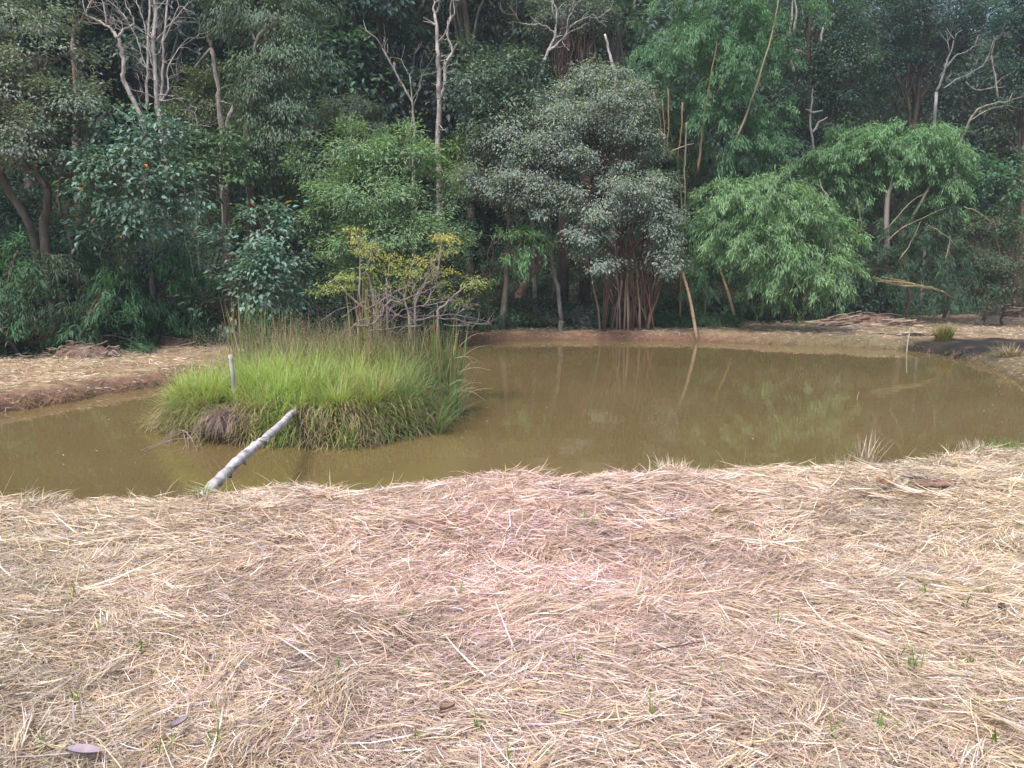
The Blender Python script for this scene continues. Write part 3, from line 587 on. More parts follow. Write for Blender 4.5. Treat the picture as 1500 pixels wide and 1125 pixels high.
# red-brown stems (aerial roots / culms) under the big tree, one thing
b = at_z(925, 480, -.1); b[1] += 0.9; b[2] = h1(b[0], b[1]) - .03
t = thing('bamboo_clump', 'cluster of reddish-brown leaning bamboo stems under the big grey-green tree', 'bamboo', b)
rng2 = random.Random(3)
for k in range(70):
    x0 = 912 + rng2.gauss(0, 1) * 10 + rng2.uniform(-18, 45); x1 = x0 + rng2.gauss(0, 30) - (x0 - 925) * 0.2; yt = rng2.choice([310, 330, 350, 380, 400])
    m_ = MB(); P = px_path([(x0, 472, rng2.uniform(-.4, .8)), ((x0 + x1) / 2 + rng2.gauss(0, 3), (472 + yt) / 2, 0.2), (x1, yt, rng2.uniform(-.2, .8))], 23.3, 4, 0.008)
    P[0, 2] = h1(P[0, 0], P[0, 1]) - .05; cc = np.array(rng2.choice([(0.15, 0.075, 0.06), (0.22, 0.12, 0.09), (0.11, 0.055, 0.045), (0.30, 0.21, 0.16), (0.16, 0.14, 0.08), (0.42, 0.32, 0.25), (0.26, 0.15, 0.12)]))
    m_.tube(P, np.linspace(1, .7, len(P)) * rng2.uniform(.014, .036), 6, cc); m_.build('culm', M_culm, t, origin=b, smooth=True)

# --- tall bamboo
def bamboo(name, label, base, lobes, culms, col, plume=0.8, K=1.3, ncr=0, group=None, pm=55):
    base = np.array([base[0], base[1], h1(base[0], base[1]) - .03]); t = thing(name, label, 'bamboo', base, group)
    cb = MB()
    for lo in lobes:
        P, U = clusters(lo, .34, K); foliage_plumes(cb, P, U, plume, 'bamboo', col, pm, 1.1)
    cb.build('leaf_crown', M_leaf, t, origin=base)
    for (P, r, c_) in culms:
        m_ = MB(); P = np.asarray(P); m_.tube(P, np.linspace(r * .85, r * .3, len(P)), 6, np.array(c_) * .85)
        m_.build('culm', M_culm, t, origin=base, smooth=True)
    for k in range(ncr):
        lo = lobes[rng.integers(len(lobes))]; a = base + np.array([rng.normal(0, .35), rng.normal(0, .3), 0]); e = lo['c'] + rng.normal(0, .3, 3) * lo['r']
        m_ = MB(); P = curve([a, [a[0] * .75 + e[0] * .25, a[1] * .7 + e[1] * .3, a[2] + (e[2] - a[2]) * .6], e], 5); m_.tube(P, np.linspace(.035, .012, len(P)), 6, cvar((0.14, 0.16, 0.06), 1, .3)[0])
        m_.build('culm', M_culm, t, origin=base, smooth=True)
    return t
tanc = (0.30, 0.20, 0.12); grc = (0.16, 0.17, 0.08)
bamboo('tall_bamboo', 'towering feathery bamboo clump with bent brown culms, right of centre', at_z(1030, 477, -.1)[:2] + [0, 1.6],
       [L(975, 30, 25, 42, 40), L(965, 95, 24.8, 40, 40), L(1010, 70, 24.6, 40, 50), L(1060, 20, 25, 55, 45), L(1070, 90, 24.6, 50, 45), L(1120, 60, 25.2, 40, 50), L(1040, 150, 24.8, 55, 35), L(1110, 140, 25, 45, 40), L(1080, 200, 24.8, 45, 35), L(1000, 130, 25, 35, 30), L(1130, 215, 25, 30, 35), L(1020, 250, 25.4, 40, 35), L(1060, 250, 25, 45, 35), L(1140, -20, 25.4, 55, 50), L(1030, 330, 25.2, 50, 45), L(1080, 390, 25.4, 60, 55), L(1010, 410, 25, 40, 45)],
       [(px_path(p_, 24.0), r_, c_) for p_, r_, c_ in [
           ([(1022, 254), (1028, 200), (1035, 150), (1044, 100), (1050, 60)], .05, tanc), ([(1078, 205), (1100, 150), (1115, 105), (1135, 30), (1140, 0)], .045, (0.38, 0.30, 0.2)), ([(1052, 135), (1068, 100), (1078, 78)], .035, tanc),
           ([(957, 135), (965, 170), (972, 205)], .04, tanc), ([(970, 145), (974, 200), (970, 240)], .03, (.28, .2, .13)), ([(978, 130), (980, 180), (976, 225)], .035, (.3, .22, .12)), ([(1000, 150), (997, 200), (992, 235)], .035, tanc),
           ([(1005, 180), (1004, 230), (1003, 265), (1004, 330)], .035, (.36, .3, .26)), ([(982, 223), (1000, 215), (1017, 210)], .03, (.42, .33, .27)), ([(996, 480), (997, 400), (998, 340)], .045, tanc), ([(1033, 475), (1034, 420), (1028, 360)], .03, grc), ([(1010, 470), (1012, 400), (1010, 350)], .03, grc)]],
       BAMB, 0.85, 1.35, 10)
bamboo('arching_bamboo', 'bright green bamboo arching low over the far bank, right of the leaning poles', at_z(1130, 474, -.1)[:2] + [0, 1.2],
       [L(1075, 290, 22.6, 45, 32), L(1130, 285, 22.4, 50, 32), L(1175, 310, 22.2, 42, 32), L(1210, 345, 22.0, 38, 38), L(1150, 350, 22.0, 60, 38), L(1090, 345, 22.4, 50, 40), L(1200, 400, 21.9, 40, 35), L(1150, 400, 22.3, 45, 30), L(1225, 385, 22.1, 25, 30), L(1060, 320, 22.8, 30, 30)],
       [], greens((0.115, 0.20, 0.085)), 0.75, 2.1, 12)
def P_r(k, n): return .048 * (1.05 - .30 * k / (n - 1))
for (px, py0, py1, x1, lab) in [(1022, 485, 385, 995, 'pale bamboo pole leaning left against the thicket, longer of the two'), (1080, 477, 390, 1053, 'pale bamboo pole leaning left against the thicket, shorter right one')]:
    a = at_z(px, py0, -.12); a[2] = h1(a[0], a[1]) - .03; Y = a[1]
    P = curve([a, at_y((px + x1) / 2 + 1.5, (py0 + py1) / 2, Y + .1), at_y(x1, py1, Y + .3)], 6)
    m_ = MB(); r = np.full(len(P), .048) * np.linspace(1.05, .75, len(P)); m_.tube(P, r, 8, (0.46, 0.33, 0.22))
    t = thing('bamboo_pole', lab, 'pole', a, 'leaning bamboo poles on the far bank'); m_.build('culm', M_culm, t, origin=a, smooth=True)
    m_ = MB()
    for k in range(1, len(P) - 1, 2):
        m_ = MB(); m_.tube([P[k] - (P[k + 1] - P[k]) * .03, P[k] + (P[k + 1] - P[k]) * .03], P_r(k, len(P)) + .004, 8, (0.2, 0.14, 0.09)); m_.build('node_ring', M_culm, t, origin=a, smooth=True)

# --- right side
bamboo('arched_bamboo', 'rounded green bamboo canopy arching like an umbrella over a pale trunk, right', at_z(1310, 466, -.1)[:2] + [0, .2],
       [L(1215, 245, 26.5, 45, 28), L(1260, 215, 26.3, 45, 30), L(1310, 205, 26, 50, 28), L(1355, 215, 26, 45, 30), L(1385, 255, 26, 28, 40), L(1300, 245, 26.3, 60, 22), L(1240, 265, 26.8, 40, 25), L(1380, 310, 26.2, 35, 35), L(1230, 300, 27, 45, 30), L(1190, 270, 27, 30, 28), L(1340, 260, 26.6, 35, 20)],
       [(px_path([(1300, 400), (1299, 302), (1306, 270), (1306, 235)], 25.6), .12, (.33, .29, .27)), (px_path([(1330, 330), (1350, 295), (1362, 270), (1368, 245)], 25.6), .07, (.26, .25, .17)), (px_path([(1210, 300), (1212, 287), (1203, 275), (1201, 262)], 25.6), .05, (.35, .33, .3))],
       greens((0.10, 0.19, 0.08)), 0.75, 3.4, 6)
tree('leafy_tree', 'blue-green tree with thin pale dead stems sticking up, above the arching bamboo', 'tree', at_y(1190, 330, 28)[:2],
     [L(1190, 60, 28, 60, 50), L(1230, 110, 27.8, 40, 45), L(1175, 140, 28, 40, 35), L(1220, 190, 28, 40, 35), L(1185, 10, 28, 60, 50), L(1160, 220, 28, 45, 40)], r0=.16, kind='mid', col=BLUE, rc=.38,
     extra=lambda bb: [bb.tube(px_path(q, 26.8), np.linspace(.045, .02, len(px_path(q, 26.8))), 6, (.36, .34, .33)) for q in
                       [[(1157, 55), (1160, 20), (1162, -10)], [(1163, 50), (1166, 15), (1165, -10)], [(1202, 62), (1206, 40), (1222, 20)], [(1193, 225), (1187, 185), (1189, 150), (1191, 130)], [(1189, 165), (1180, 160)], [(1190, 165), (1205, 162)], [(1190, 195), (1200, 180), (1212, 172)],
                        [(1162, 105), (1160, 90), (1166, 75)], [(1165, 73), (1180, 79)]]])
tree('leafy_tree', 'tall dark blue-green tree at the upper right beyond the arched canopy', 'tree', at_y(1330, 330, 34)[:2],
     [L(1290, 30, 34, 60, 40), L(1360, 20, 34, 60, 45), L(1300, 90, 34, 40, 30), L(1430, 40, 34, 50, 40), L(1350, 90, 34.5, 45, 25)], r0=.2, kind='mid', col=greens((.028, .06, .045)), rc=.42)
tree('leafy_tree', 'dark tree with leaves reaching in from the upper right corner', 'tree', at_y(1500, 330, 31)[:2],
     [L(1490, 80, 31, 40, 35), L(1530, 30, 31, 60, 60), L(1485, 140, 31, 30, 28), L(1500, 10, 31, 50, 30), L(1540, 150, 31, 50, 60)], r0=.2, kind='mid', col=greens((.035, .075, .055)), rc=.4)
bare_tree('bare_tree', 'grey dead tree with upturned branches in the dark upper right', 'dead tree', 30,
          [([(1372, 135), (1380, 115), (1385, 95), (1392, 78), (1398, 58)], .06, .03, 1), ([(1385, 100), (1400, 82), (1415, 76), (1428, 68)], .045, .02, 1), ([(1392, 78), (1388, 62)], .03, .02, 1), ([(1382, 130), (1400, 117), (1420, 108), (1445, 90), (1455, 60)], .04, .02, 2)], col=(.22, .22, .22))
bare_tree('fallen_branch_tree', 'pale bent trunk arching right behind the rounded bamboo canopy', 'dead tree', 28.5,
          [([(1402, 225), (1412, 195), (1428, 165), (1450, 153), (1478, 148)], .06, .03, 1), ([(1418, 178), (1440, 165), (1455, 158)], .03, .015, 2), ([(1462, 145), (1458, 115), (1452, 80)], .05, .03, 1), ([(1415, 120), (1430, 132), (1455, 128)], .03, .02, 1)], col=(.27, .25, .21))
tree('right_shrub', 'leafy mid-green shrub right of the rounded bamboo canopy', 'shrub', at_y(1440, 460, 26.5)[:2],
     [L(1430, 260, 26.5, 40, 28), L(1465, 280, 26.3, 40, 30), L(1500, 330, 26, 40, 40), L(1430, 300, 26.6, 35, 30), L(1490, 260, 26.8, 40, 30)], r0=.06, kind='broad', col=greens((.05, .115, .06)), rc=.34)
tree('thicket_shrub', 'tangled dark green shrub under the rounded canopy, crossed by bent stems', 'shrub', at_y(1330, 440, 25.5)[:2],
     [L(1290, 320, 26, 50, 38), L(1350, 330, 25.8, 50, 40), L(1290, 385, 25.3, 50, 32), L(1350, 385, 25.2, 50, 35), L(1395, 350, 25.4, 40, 40), L(1260, 400, 25, 30, 30), L(1400, 410, 25, 40, 35)], r0=.06, kind='bamboo', col=greens((.032, .068, .034)), plume=.7, rc=.34, K=1.2, pm=45,
     extra=lambda bb: [bb.tube(px_path(q, 24.3), np.linspace(.02, .008, len(px_path(q, 24.3))), 5, (.26, .24, .15)) for q in
                       [[(1298, 355), (1320, 335), (1350, 320), (1385, 305)], [(1412, 303), (1435, 312), (1455, 328)], [(1318, 380), (1335, 355), (1348, 325)], [(1255, 290), (1260, 320), (1264, 342)], [(1217, 345), (1245, 347), (1270, 349)], [(1300, 335), (1330, 300), (1360, 280)], [(1360, 330), (1385, 345), (1405, 365)], [(1385, 380), (1390, 360), (1392, 345)]]])
tree('dry_shrub', 'green shrub mixed with rusty brown dry leaves at the right edge', 'shrub', at_y(1470, 455, 25)[:2],
     [L(1455, 320, 25, 35, 25), L(1480, 375, 24.8, 38, 35), L(1440, 385, 25, 30, 35), L(1500, 420, 24.5, 35, 30), L(1450, 430, 24.8, 35, 22)], r0=.05, kind='small', col=greens((.05, .085, .045), accent=(.15, .085, .06), frac=.2), rc=.32, K=1.2)
# fallen bamboo culms in a fan
b = at_y(1365, 430, 24.0); b[2] = h1(b[0], b[1]); t = thing('broken_bamboo', 'bundle of broken straw-coloured bamboo culms bent over low at the right', 'bamboo', b)
for k in range(11):
    e = px_path([(1400, 440, 1.4), (1380, 427, .5), (1362 - k, 420 + k % 3, 0), (1330 - 4 * k % 30, 415 + random.uniform(-4, 3), -.1), (1282 + random.uniform(-5, 40), 407 + random.uniform(-4, 6), -.3)], 23.8, 4)
    m_ = MB(); m_.tube(e, np.linspace(.014, .006, len(e)), 5, cvar((.42, .35, .2), 1)[0]); m_.build('culm', M_culm, t, origin=b, smooth=True)
# low green fern / grass belt and shrubs at the foot of the forest (far bank)
for (px, py, Y, w_, h_, kind, cl, lab) in [(815, 469, 24.0, 42, 14, 'small', greens((.10, .12, .085)), 'low grey-green bush at the foot of the dark gap'), (860, 465, 24.0, 20, 16, 'small', greens((.12, .14, .11)), 'small pale grey bush left of the reddish stems'),
                                          (720, 467, 24.0, 30, 16, 'mid', greens((.05, .09, .04)), 'low dark green bush right behind the island'),
                                          (945, 467, 24.0, 48, 9, 'bamboo', greens((.035, .085, .03)), 'ferny bright green plants at the foot of the reddish stems'), (1035, 467, 24.0, 40, 8, 'bamboo', greens((.035, .08, .03)), 'ferny green plants between the two leaning poles')]:
    tree('low_bush', lab, 'bush', at_y(px, py, Y)[:2], [L(px, py, Y, w_, h_, .5)], r0=.02, kind=kind, col=cl, rc=.16, K=1.8, plume=.35 if kind == 'bamboo' else 0, pm=30, nb=4)

# --- trees on the slope behind (individuals from three prototypes)
def proto(seed, kind, col, hgt, spread, name):
    st = rng.bit_generator.state
    lob = []
    r_ = random.Random(seed); n = 11
    for k in range(n):
        a = r_.uniform(0, 6.28); q = r_.uniform(0.2, 1) * spread; z_ = hgt * r_.uniform(0.38, 0.95)
        lob.append(dict(c=np.array([math.cos(a) * q, math.sin(a) * q, z_]), r=np.array([1.4, 1.3, 0.9]) * r_.uniform(.8, 1.3), dens=1.0))
    cb = MB(); bb = MB(); tb = MB(); TP = curve([[0, 0, -1], [r_.uniform(-.3, .3), 0, hgt * .4], [r_.uniform(-.6, .6), 0, hgt * .9]], 6, .04)
    bk = (0.17, 0.15, 0.13); tb.tube(TP, np.linspace(.17, .05, len(TP)), 8, bk, rough=.1)
    for lo in lob:
        P, U = clusters(lo, .42, 1.25); foliage_puffs(cb, P, U, .42, kind, col, .75, .5)
        limb(bb, TP[max(3, int(lo['c'][2] / hgt * 10))], lo['c'], .06, .025, bk)
    return [(n_, m_.build(n_, mt, None, smooth=sm)) for n_, m_, mt, sm in (('trunk', tb, M_bark, True), ('branches', bb, M_bark, True), ('crown', cb, M_leaf, False))]
_save = dict(LEAF); LEAF['mid'] = (0.20, 0.10); LEAF['fine'] = (0.22, 0.07)
PR = [proto(11, 'mid', BLUE, 12, 2.0, 'a'), proto(12, 'fine', greens((.07, .105, .065)), 13, 1.8, 'b'), proto(13, 'mid', greens((.035, .068, .045)), 11, 2.3, 'c')]
LEAF.update(_save)
used = [False] * 3
slope = [(-120, 24, 0), (60, 24, 1), (150, 27, 2), (265, 26, 0), (330, 31, 1), (440, 29, 2), (500, 31, 1), (570, 29, 0), (640, 33, 2), (690, 29, 1), (760, 31, 0), (820, 35, 2), (900, 30, 0), (950, 36, 1), (1040, 33, 0), (1120, 34, 2), (1210, 37, 1), (1290, 43, 0), (1390, 42, 2), (1480, 40, 1), (1600, 36, 0), (1700, 33, 2), (-250, 22, 2)]
beh = ['beyond the left edge of the bare wood', 'behind the far-left grey-green tree', 'behind the crooked Y-shaped dead trunk', 'behind the twigs of the bare white tree', 'left of the leaf-curtain tree', 'right of the leaf-curtain tree', 'above the grey-leaved small tree', 'behind the slim forked trunk', 'behind the thick pale trunk',
       'behind the dark glossy tree', 'left of the leaning pale trunk', 'behind the brown lianas', 'just above the top of the big grey-green tree', 'left behind the towering bamboo', 'deep behind the towering bamboo', 'right behind the towering bamboo', 'behind the tree with pale dead stems', 'above the left part of the rounded canopy',
       'above the grey dead tree with upturned branches', 'behind the upper right corner leaves', 'beyond the right edge', 'farthest beyond the right edge', 'farthest beyond the left edge']
for k, (px, Y, q) in enumerate(slope):
    gx = (px - 750) / F * Y; b = (gx, Y, h1(gx, Y)); t = thing('forest_tree', ['tall blue-green', 'tall olive-green drooping', 'dark green bushy'][q] + ' forest tree on the slope, ' + beh[k], 'tree', b, 'forest trees on the slope behind')
    t.rotation_euler = (0, 0, rng.uniform(0, 6.28)); s_ = rng.uniform(.85, 1.15); t.scale = (s_, s_, s_ * rng.uniform(.9, 1.1))
    for n_, o_ in PR[q]:
        if used[q]: o_ = o_.copy(); COL.objects.link(o_)
        o_.parent = t
    used[q] = True
# distant wood as one mass
mb = MB(); tb = MB(); _save = dict(LEAF); LEAF['mid'] = (0.26, 0.14)
for k in range(340):
    Y = random.uniform(33, 78) if k < 250 else random.uniform(27, 34); X_ = random.uniform(-0.85, 0.85) * Y
    if Y < forest_edge(np.array([X_]))[0] + 8: continue
    z_ = h1(X_, Y); hh = random.uniform(6, 13)
    base_c = cvar([(0.034, .064, .050), (.043, .077, .053), (.027, .054, .044)][k % 3], 1, .1, .08)[0]
    for q in range(4):
        lo = dict(c=np.array([X_ + random.uniform(-2, 2), Y + random.uniform(-1, 1), z_ + hh * random.uniform(.35, 1)]), r=np.array([2.0, 1.6, 1.3]) * random.uniform(.8, 1.3), dens=1)
        P, U = clusters(lo, .6, .9); foliage_puffs(mb, P, U, .6, 'mid', greens(base_c, .2), .75, .4)
    mb.tube(curve([[X_, Y, z_ - 1], [X_ + random.uniform(-.4, .4), Y, z_ + hh * .9]], 3), [.16, .14, .12, .1, .08][:len(curve([[0, 0, 0], [1, 1, 1]], 3))], 6, (.15, .13, .12))
LEAF.update(_save)
o = mb.build('distant_wood', M_leaf); tag(o, 'dense dark wood covering the hillside behind the edge trees', 'wood', kind='stuff')
# undergrowth on the forest floor
mb = MB(); n = 2600
px = rng.uniform(-300, 1800, n); Yy = rng.uniform(0, 9, n); X_ = (px - 750) / F * 22; fe_ = forest_edge(X_); Yy = fe_ + 0.5 + Yy; X_ = (px - 750) / F * Yy
ok = Yy > forest_edge(X_) + .35; X_, Yy = X_[ok], Yy[ok]; dd = Yy - forest_edge(X_)
Zz = H(X_, Yy) + rng.random(len(X_)) * (0.25 + np.clip(dd * .4, 0, 1.6)); P = np.stack([X_, Yy, Zz], -1); U = norm(rng.normal(0, .5, P.shape) + [0, -.5, .7])
half = rng.random(len(P)) < .5
foliage_puffs(mb, P[half], U[half], .33, 'mid', greens((.035, .07, .04)), .8); foliage_plumes(mb, P[~half], U[~half], .7, 'bamboo', greens((.035, .085, .04)), 45)
o = mb.build('undergrowth', M_leaf); tag(o, 'dark tangled undergrowth on the forest floor', 'undergrowth', kind='stuff')

# extra shrubs filling the belt between edge and slope
for k, (px, py, Y, w_, h_, kd, cl, lab) in enumerate([
    (430, 300, 22.0, 40, 60, 'mid', greens((.06, .12, .06)), 'mid-green bush between the leaf-curtain tree and the light green tree'),
    (455, 440, 19.6, 45, 45, 'mid', DARK, 'dark bush behind the left reeds, right of the orange-leaved bush'),
    (640, 440, 20.8, 55, 40, 'small', DARK, 'dark bush behind the yellowing shrub'),
    (675, 240, 24.2, 32, 40, 'fine', greens((.10, .16, .06)), 'yellowish-green sapling between the pale trunk and the big grey-green tree'),
    (680, 330, 23.6, 45, 45, 'mid', DARK, 'dark shrub in the gap right of the light green tree'),
    (250, 370, 19.5, 45, 50, 'broad', TEAL, 'teal broad-leaved bush beneath the small fresh-green tree'),
    (300, 150, 23.5, 45, 45, 'small', greens((.085, .11, .06)), 'olive-green tree crown right behind the bare white tree'),
    (20, 300, 20.5, 70, 60, 'mid', DARK, 'dark bush deep behind the leaning mottled trunks'),
    (1250, 440, 25.5, 45, 30, 'mid', DARK, 'dark bush behind the bamboo debris pile'),
    (60, 370, 18.6, 45, 35, 'broad', greens((.05, .11, .06)), 'broad-leaved bush at the foot of the leaning mottled trunks'),
    (350, 215, 25, 35, 60, 'mid', BLUE, 'blue-green bush behind the small fresh-green tree'),
    (1000, 300, 26.5, 50, 70, 'bamboo', BAMBD, 'dark bamboo growing behind the big grey-green tree')]):
    tree('understory_bush', lab, 'bush', at_y(px, py, Y)[:2], [L(px, py, Y, w_, h_), L(px - w_ * .5, py + h_ * .4, Y, w_ * .7, h_ * .6), L(px + w_ * .5, py + h_ * .35, Y - .2, w_ * .7, h_ * .6)], r0=.05, kind=kd, col=cl, rc=.3, K=1.4,
         plume=.7 if kd == 'bamboo' else 0, pm=45, mat=M_gloss if kd == 'broad' else None)

# ------------------------------------------------------------ haze
M_haze = bpy.data.materials.new('haze_air'); M_haze.use_nodes = True; nt = M_haze.node_tree; nt.nodes.clear()
pv = nt.nodes.new('ShaderNodeVolumePrincipled'); ov = nt.nodes.new('ShaderNodeOutputMaterial'); nt.links.new(pv.outputs[0], ov.inputs['Volume'])
pv.inputs['Color'].default_value = (0.80, 0.90, 1.0, 1); pv.inputs['Density'].default_value = 0.0011; pv.inputs['Anisotropy'].default_value = 0.0
V = np.array([(sx, sy, sz) for sz in (-6, 90) for sx, sy in ((-300, -150), (300, -150), (300, 300), (-300, 300))], float)
hz = link_mesh('haze', V, np.array([(0, 3, 2, 1), (4, 5, 6, 7), (0, 1, 5, 4), (1, 2, 6, 5), (2, 3, 7, 6), (3, 0, 4, 7)]), M_haze); tag(hz, 'thin bluish evening air over the pond and wood', 'haze', kind='stuff')

bare_tree('twin_trunk_tree', 'grey double trunk in the dark between the bare white tree and the leaf-curtain tree', 'tree', 22.5,
          [([(327, 260), (326, 200), (322, 160), (318, 120), (310, 70)], .13, .07, 1), ([(330, 195), (338, 165), (345, 145), (352, 110)], .09, .05, 1), ([(324, 150), (338, 152), (352, 155)], .04, .02, 1), ([(318, 135), (330, 128), (347, 124)], .03, .015, 1)], col=(.27, .25, .22))
bare_tree('broken_trunk_tree', 'short reddish broken trunk high in the dark at the upper left', 'tree', 22.0, [([(112, 260), (110, 160), (109, 90), (106, 50), (118, 32)], .11, .04, 2)], col=(.24, .17, .14))
bare_tree('slender_dead_tree', 'thin pale branching stem in front of the double trunk', 'tree', 20.8, [([(286, 248), (288, 215), (290, 180), (285, 165)], .03, .015, 2), ([(288, 232), (305, 228), (318, 218)], .022, .01, 2), ([(290, 184), (305, 184), (316, 181)], .018, .008, 1)], col=(.34, .31, .28))
bare_tree('broken_trunk_tree', 'short straight white broken trunk right behind the top of the big grey-green tree', 'dead tree', 25.5, [([(897, 95), (892, 75), (886, 50)], .06, .045, 0)], base=at_y(900, 130, 25.5), col=(.50, .46, .45))

# ------------------------------------------------------------ island
def isl_pts(n, r0=0.0, r1=0.98, pw=0.5):
    a = rng.uniform(0, 2 * np.pi, n); rr = (r0 ** 2 + (r1 ** 2 - r0 ** 2) * rng.random(n)) ** pw
    k = 1 + 0.07 * np.sin(3 * a + 1) + 0.04 * np.sin(7 * a)
    return ISC[0] + np.cos(a) * rr * ISR[0] / k, ISC[1] + np.sin(a) * rr * ISR[1] / k, a, rr
PX0, PY0 = at_y(344, 590, 9.3)[:2]
NT = 165; tx, ty, ta, tr = isl_pts(NT, 0, .96)
far_ = (np.abs(tx - PX0) > .26) | (ty > PY0 + .05); tx, ty, ta, tr = tx[far_], ty[far_], ta[far_], tr[far_]; NT = len(tx); PER = 210; k = np.repeat(np.arange(NT), PER); n = len(k)
sa = rng.uniform(0, 6.28, n); sr = np.abs(rng.normal(0, .085, n)); x = tx[k] + np.cos(sa) * sr; y = ty[k] + np.sin(sa) * sr; z = H(x, y) - .01
right = sstep(-2.5, -1.1, tx + rng.normal(0, .35, NT)); hl = rng.uniform(.20, .74, NT) * np.where(ty > 10.6, 1.15, 1.0) * (1 - .25 * tr ** 3)
lime = np.array([.39, .53, .16]); green = np.array([.29, .42, .17]); tanb = np.array([.50, .40, .26]); dull = np.array([.34, .36, .14])
mixr = np.clip(right * .7 + rng.uniform(-.15, .35, NT), 0, 1)[:, None]; tc_ = lime * (1 - mixr) + green * mixr; q_ = rng.random(NT) < .2; tc_[q_] = dull
C = tc_[k] * (1 + rng.normal(0, .15, (n, 1))) * (1 + rng.normal(0, .05, (n, 3))); dryf_ = rng.uniform(.03, .28, NT); dry = rng.random(n) < dryf_[k]; C[dry] = cvar(tanb, int(dry.sum()))
hd = sa + rng.normal(0, .6, n) + np.where(rng.random(n) < .3, rng.normal(0, 2, n), 0); out_ = np.cos(hd - ta[k]) * tr[k]
Lb = hl[k] * rng.uniform(.55, 1.15, n)
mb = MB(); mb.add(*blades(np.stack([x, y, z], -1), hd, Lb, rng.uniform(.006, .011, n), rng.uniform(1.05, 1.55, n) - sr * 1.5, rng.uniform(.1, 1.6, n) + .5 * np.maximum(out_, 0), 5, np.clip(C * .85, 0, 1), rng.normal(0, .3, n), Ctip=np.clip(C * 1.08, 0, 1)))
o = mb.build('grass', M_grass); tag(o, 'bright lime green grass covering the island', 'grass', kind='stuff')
# overhanging fringe round the waterline
n = 12000; x, y, a, rr = isl_pts(n, .82, 1.0); far_ = (np.abs(x - PX0) > .2) | (y > PY0) | (rng.random(n) < .2); x, y, a, rr = x[far_], y[far_], a[far_], rr[far_]; n = len(x); z = H(x, y)
hd = a + rng.normal(0, .8, n); grn = rng.random(n) < (.12 + .6 * vnoise(np.cos(a) * 6, np.sin(a) * 6, 66)); C = np.where(grn[:, None], cvar((.26, .34, .12), n), pal([(.56, .46, .30), (.44, .34, .23), (.27, .19, .15), (.36, .28, .24)], [3, 3, 2, 1], n))
mb = MB(); mb.add(*blades(np.stack([x, y, z + rng.uniform(-.05, .12, n)], -1), hd, rng.uniform(.15, .48, n), rng.uniform(.006, .011, n), rng.uniform(.0, 1.1, n), rng.uniform(1.0, 2.9, n), 5, C, rng.normal(0, .4, n)))
o = mb.build('hanging_grass', M_grass); tag(o, 'dry and green grass hanging over the island rim to the water', 'grass', kind='stuff')
# seeding grass
n = 3000; x, y, a, rr = isl_pts(n, 0, .95); k = (y > 10.4) | (rng.random(n) < .12); k &= (y < 11.5); x, y, a = x[k], y[k], a[k]; n = len(x); z = H(x, y)
mb = MB(); C = cvar((.36, .31, .20), n); P = np.stack([x, y, z], -1); L_ = rng.uniform(.45, .95, n); th = rng.uniform(1.0, 1.55, n); cu = rng.uniform(.0, .8, n); hd = rng.uniform(0, 6.28, n)
v, f, c_ = blades(P, hd, L_, np.full(n, .0035), th, cu, 4, C); mb.add(v, f, c_)
tips = v.reshape(n, 10, 3)[:, -1]; m = 16; ci = np.repeat(np.arange(n), m); q = tips[ci] + rng.normal(0, 1, (n * m, 3)) * [.022, .022, .06] - [0, 0, .03]
mb.add(*leaves(q, rng.normal(0, .6, (n * m, 3)) + [0, 0, 1], rng.normal(0, 1, (n * m, 3)), .014, .005, cvar((.42, .33, .25), n * m)))
o = mb.build('seeding_grass', M_grass); tag(o, 'hazy pinkish seeding grass on top of the island', 'grass', kind='stuff')
# reeds (cattails)
def reeds(px0, px1, Y, n, hgt, lab, heads=3, colr=(.13, .21, .09), dryf=.25, lean=.12):
    b = at_y((px0 + px1) / 2, 500, Y); b[2] = h1(b[0], b[1]) if island_d(b[0], b[1]) < 1.1 else ZW - .1; t = thing('reed_clump', lab, 'reeds', b, 'reeds on the island')
    n = int(n * 1.7); hgt = hgt * 1.12
    w_ = abs(at_y(px1, 500, Y)[0] - at_y(px0, 500, Y)[0]) / 2
    P = np.stack([b[0] + rng.uniform(-w_, w_, n), b[1] + rng.uniform(-.2, .2, n), np.full(n, b[2] - .05)], -1)
    C = np.where((rng.random(n) < dryf)[:, None], cvar((.42, .33, .18), n), cvar(colr, n)); hd = rng.uniform(0, 6.28, n)
    m_ = MB(); m_.add(*blades(P, hd, rng.uniform(.7, 1.08, n) * hgt, rng.uniform(.020, .034, n), np.pi / 2 - np.abs(rng.normal(0, lean, n)), rng.uniform(.0, .35, n), 6, C, rng.normal(0, .2, n)))
    m_.build('leaves', M_grass, t, origin=b)
    for k in range(heads):
        p0 = np.array([b[0] + random.uniform(-w_, w_), b[1] + random.uniform(-.15, .15), b[2]]); q = p0 + [random.uniform(-.06, .06), 0, hgt * random.uniform(.72, .92)]
        m_ = MB(); m_.tube([p0, (p0 + q) / 2, q, q + [0, 0, .16]], [.006, .005, .004, .002], 5, (.35, .33, .16)); st_ = m_.build('stem', M_grass, t, origin=b)
        m_ = MB(); m_.tube([q - [0, 0, .15], q - [0, 0, .14], q - [0, 0, .02], q], [.006, .013, .013, .004], 8, (.26, .085, .03)); m_.build('seed_head', M_wood, st_, origin=b, smooth=True)
reeds(343, 372, 11.7, 30, 1.62, 'leftmost clump of tall reeds with an orange-brown seed head, back of the island', 2)
reeds(372, 410, 11.6, 36, 1.5, 'clump of tall reeds second from the left, back of the island', 1)
reeds(410, 440, 11.5, 26, 1.3, 'clump of shorter reeds behind the island grass, left of the tangled branches', 0)
reeds(520, 560, 11.4, 30, 1.35, 'sparse reeds standing among the dead branches', 2, dryf=.5)
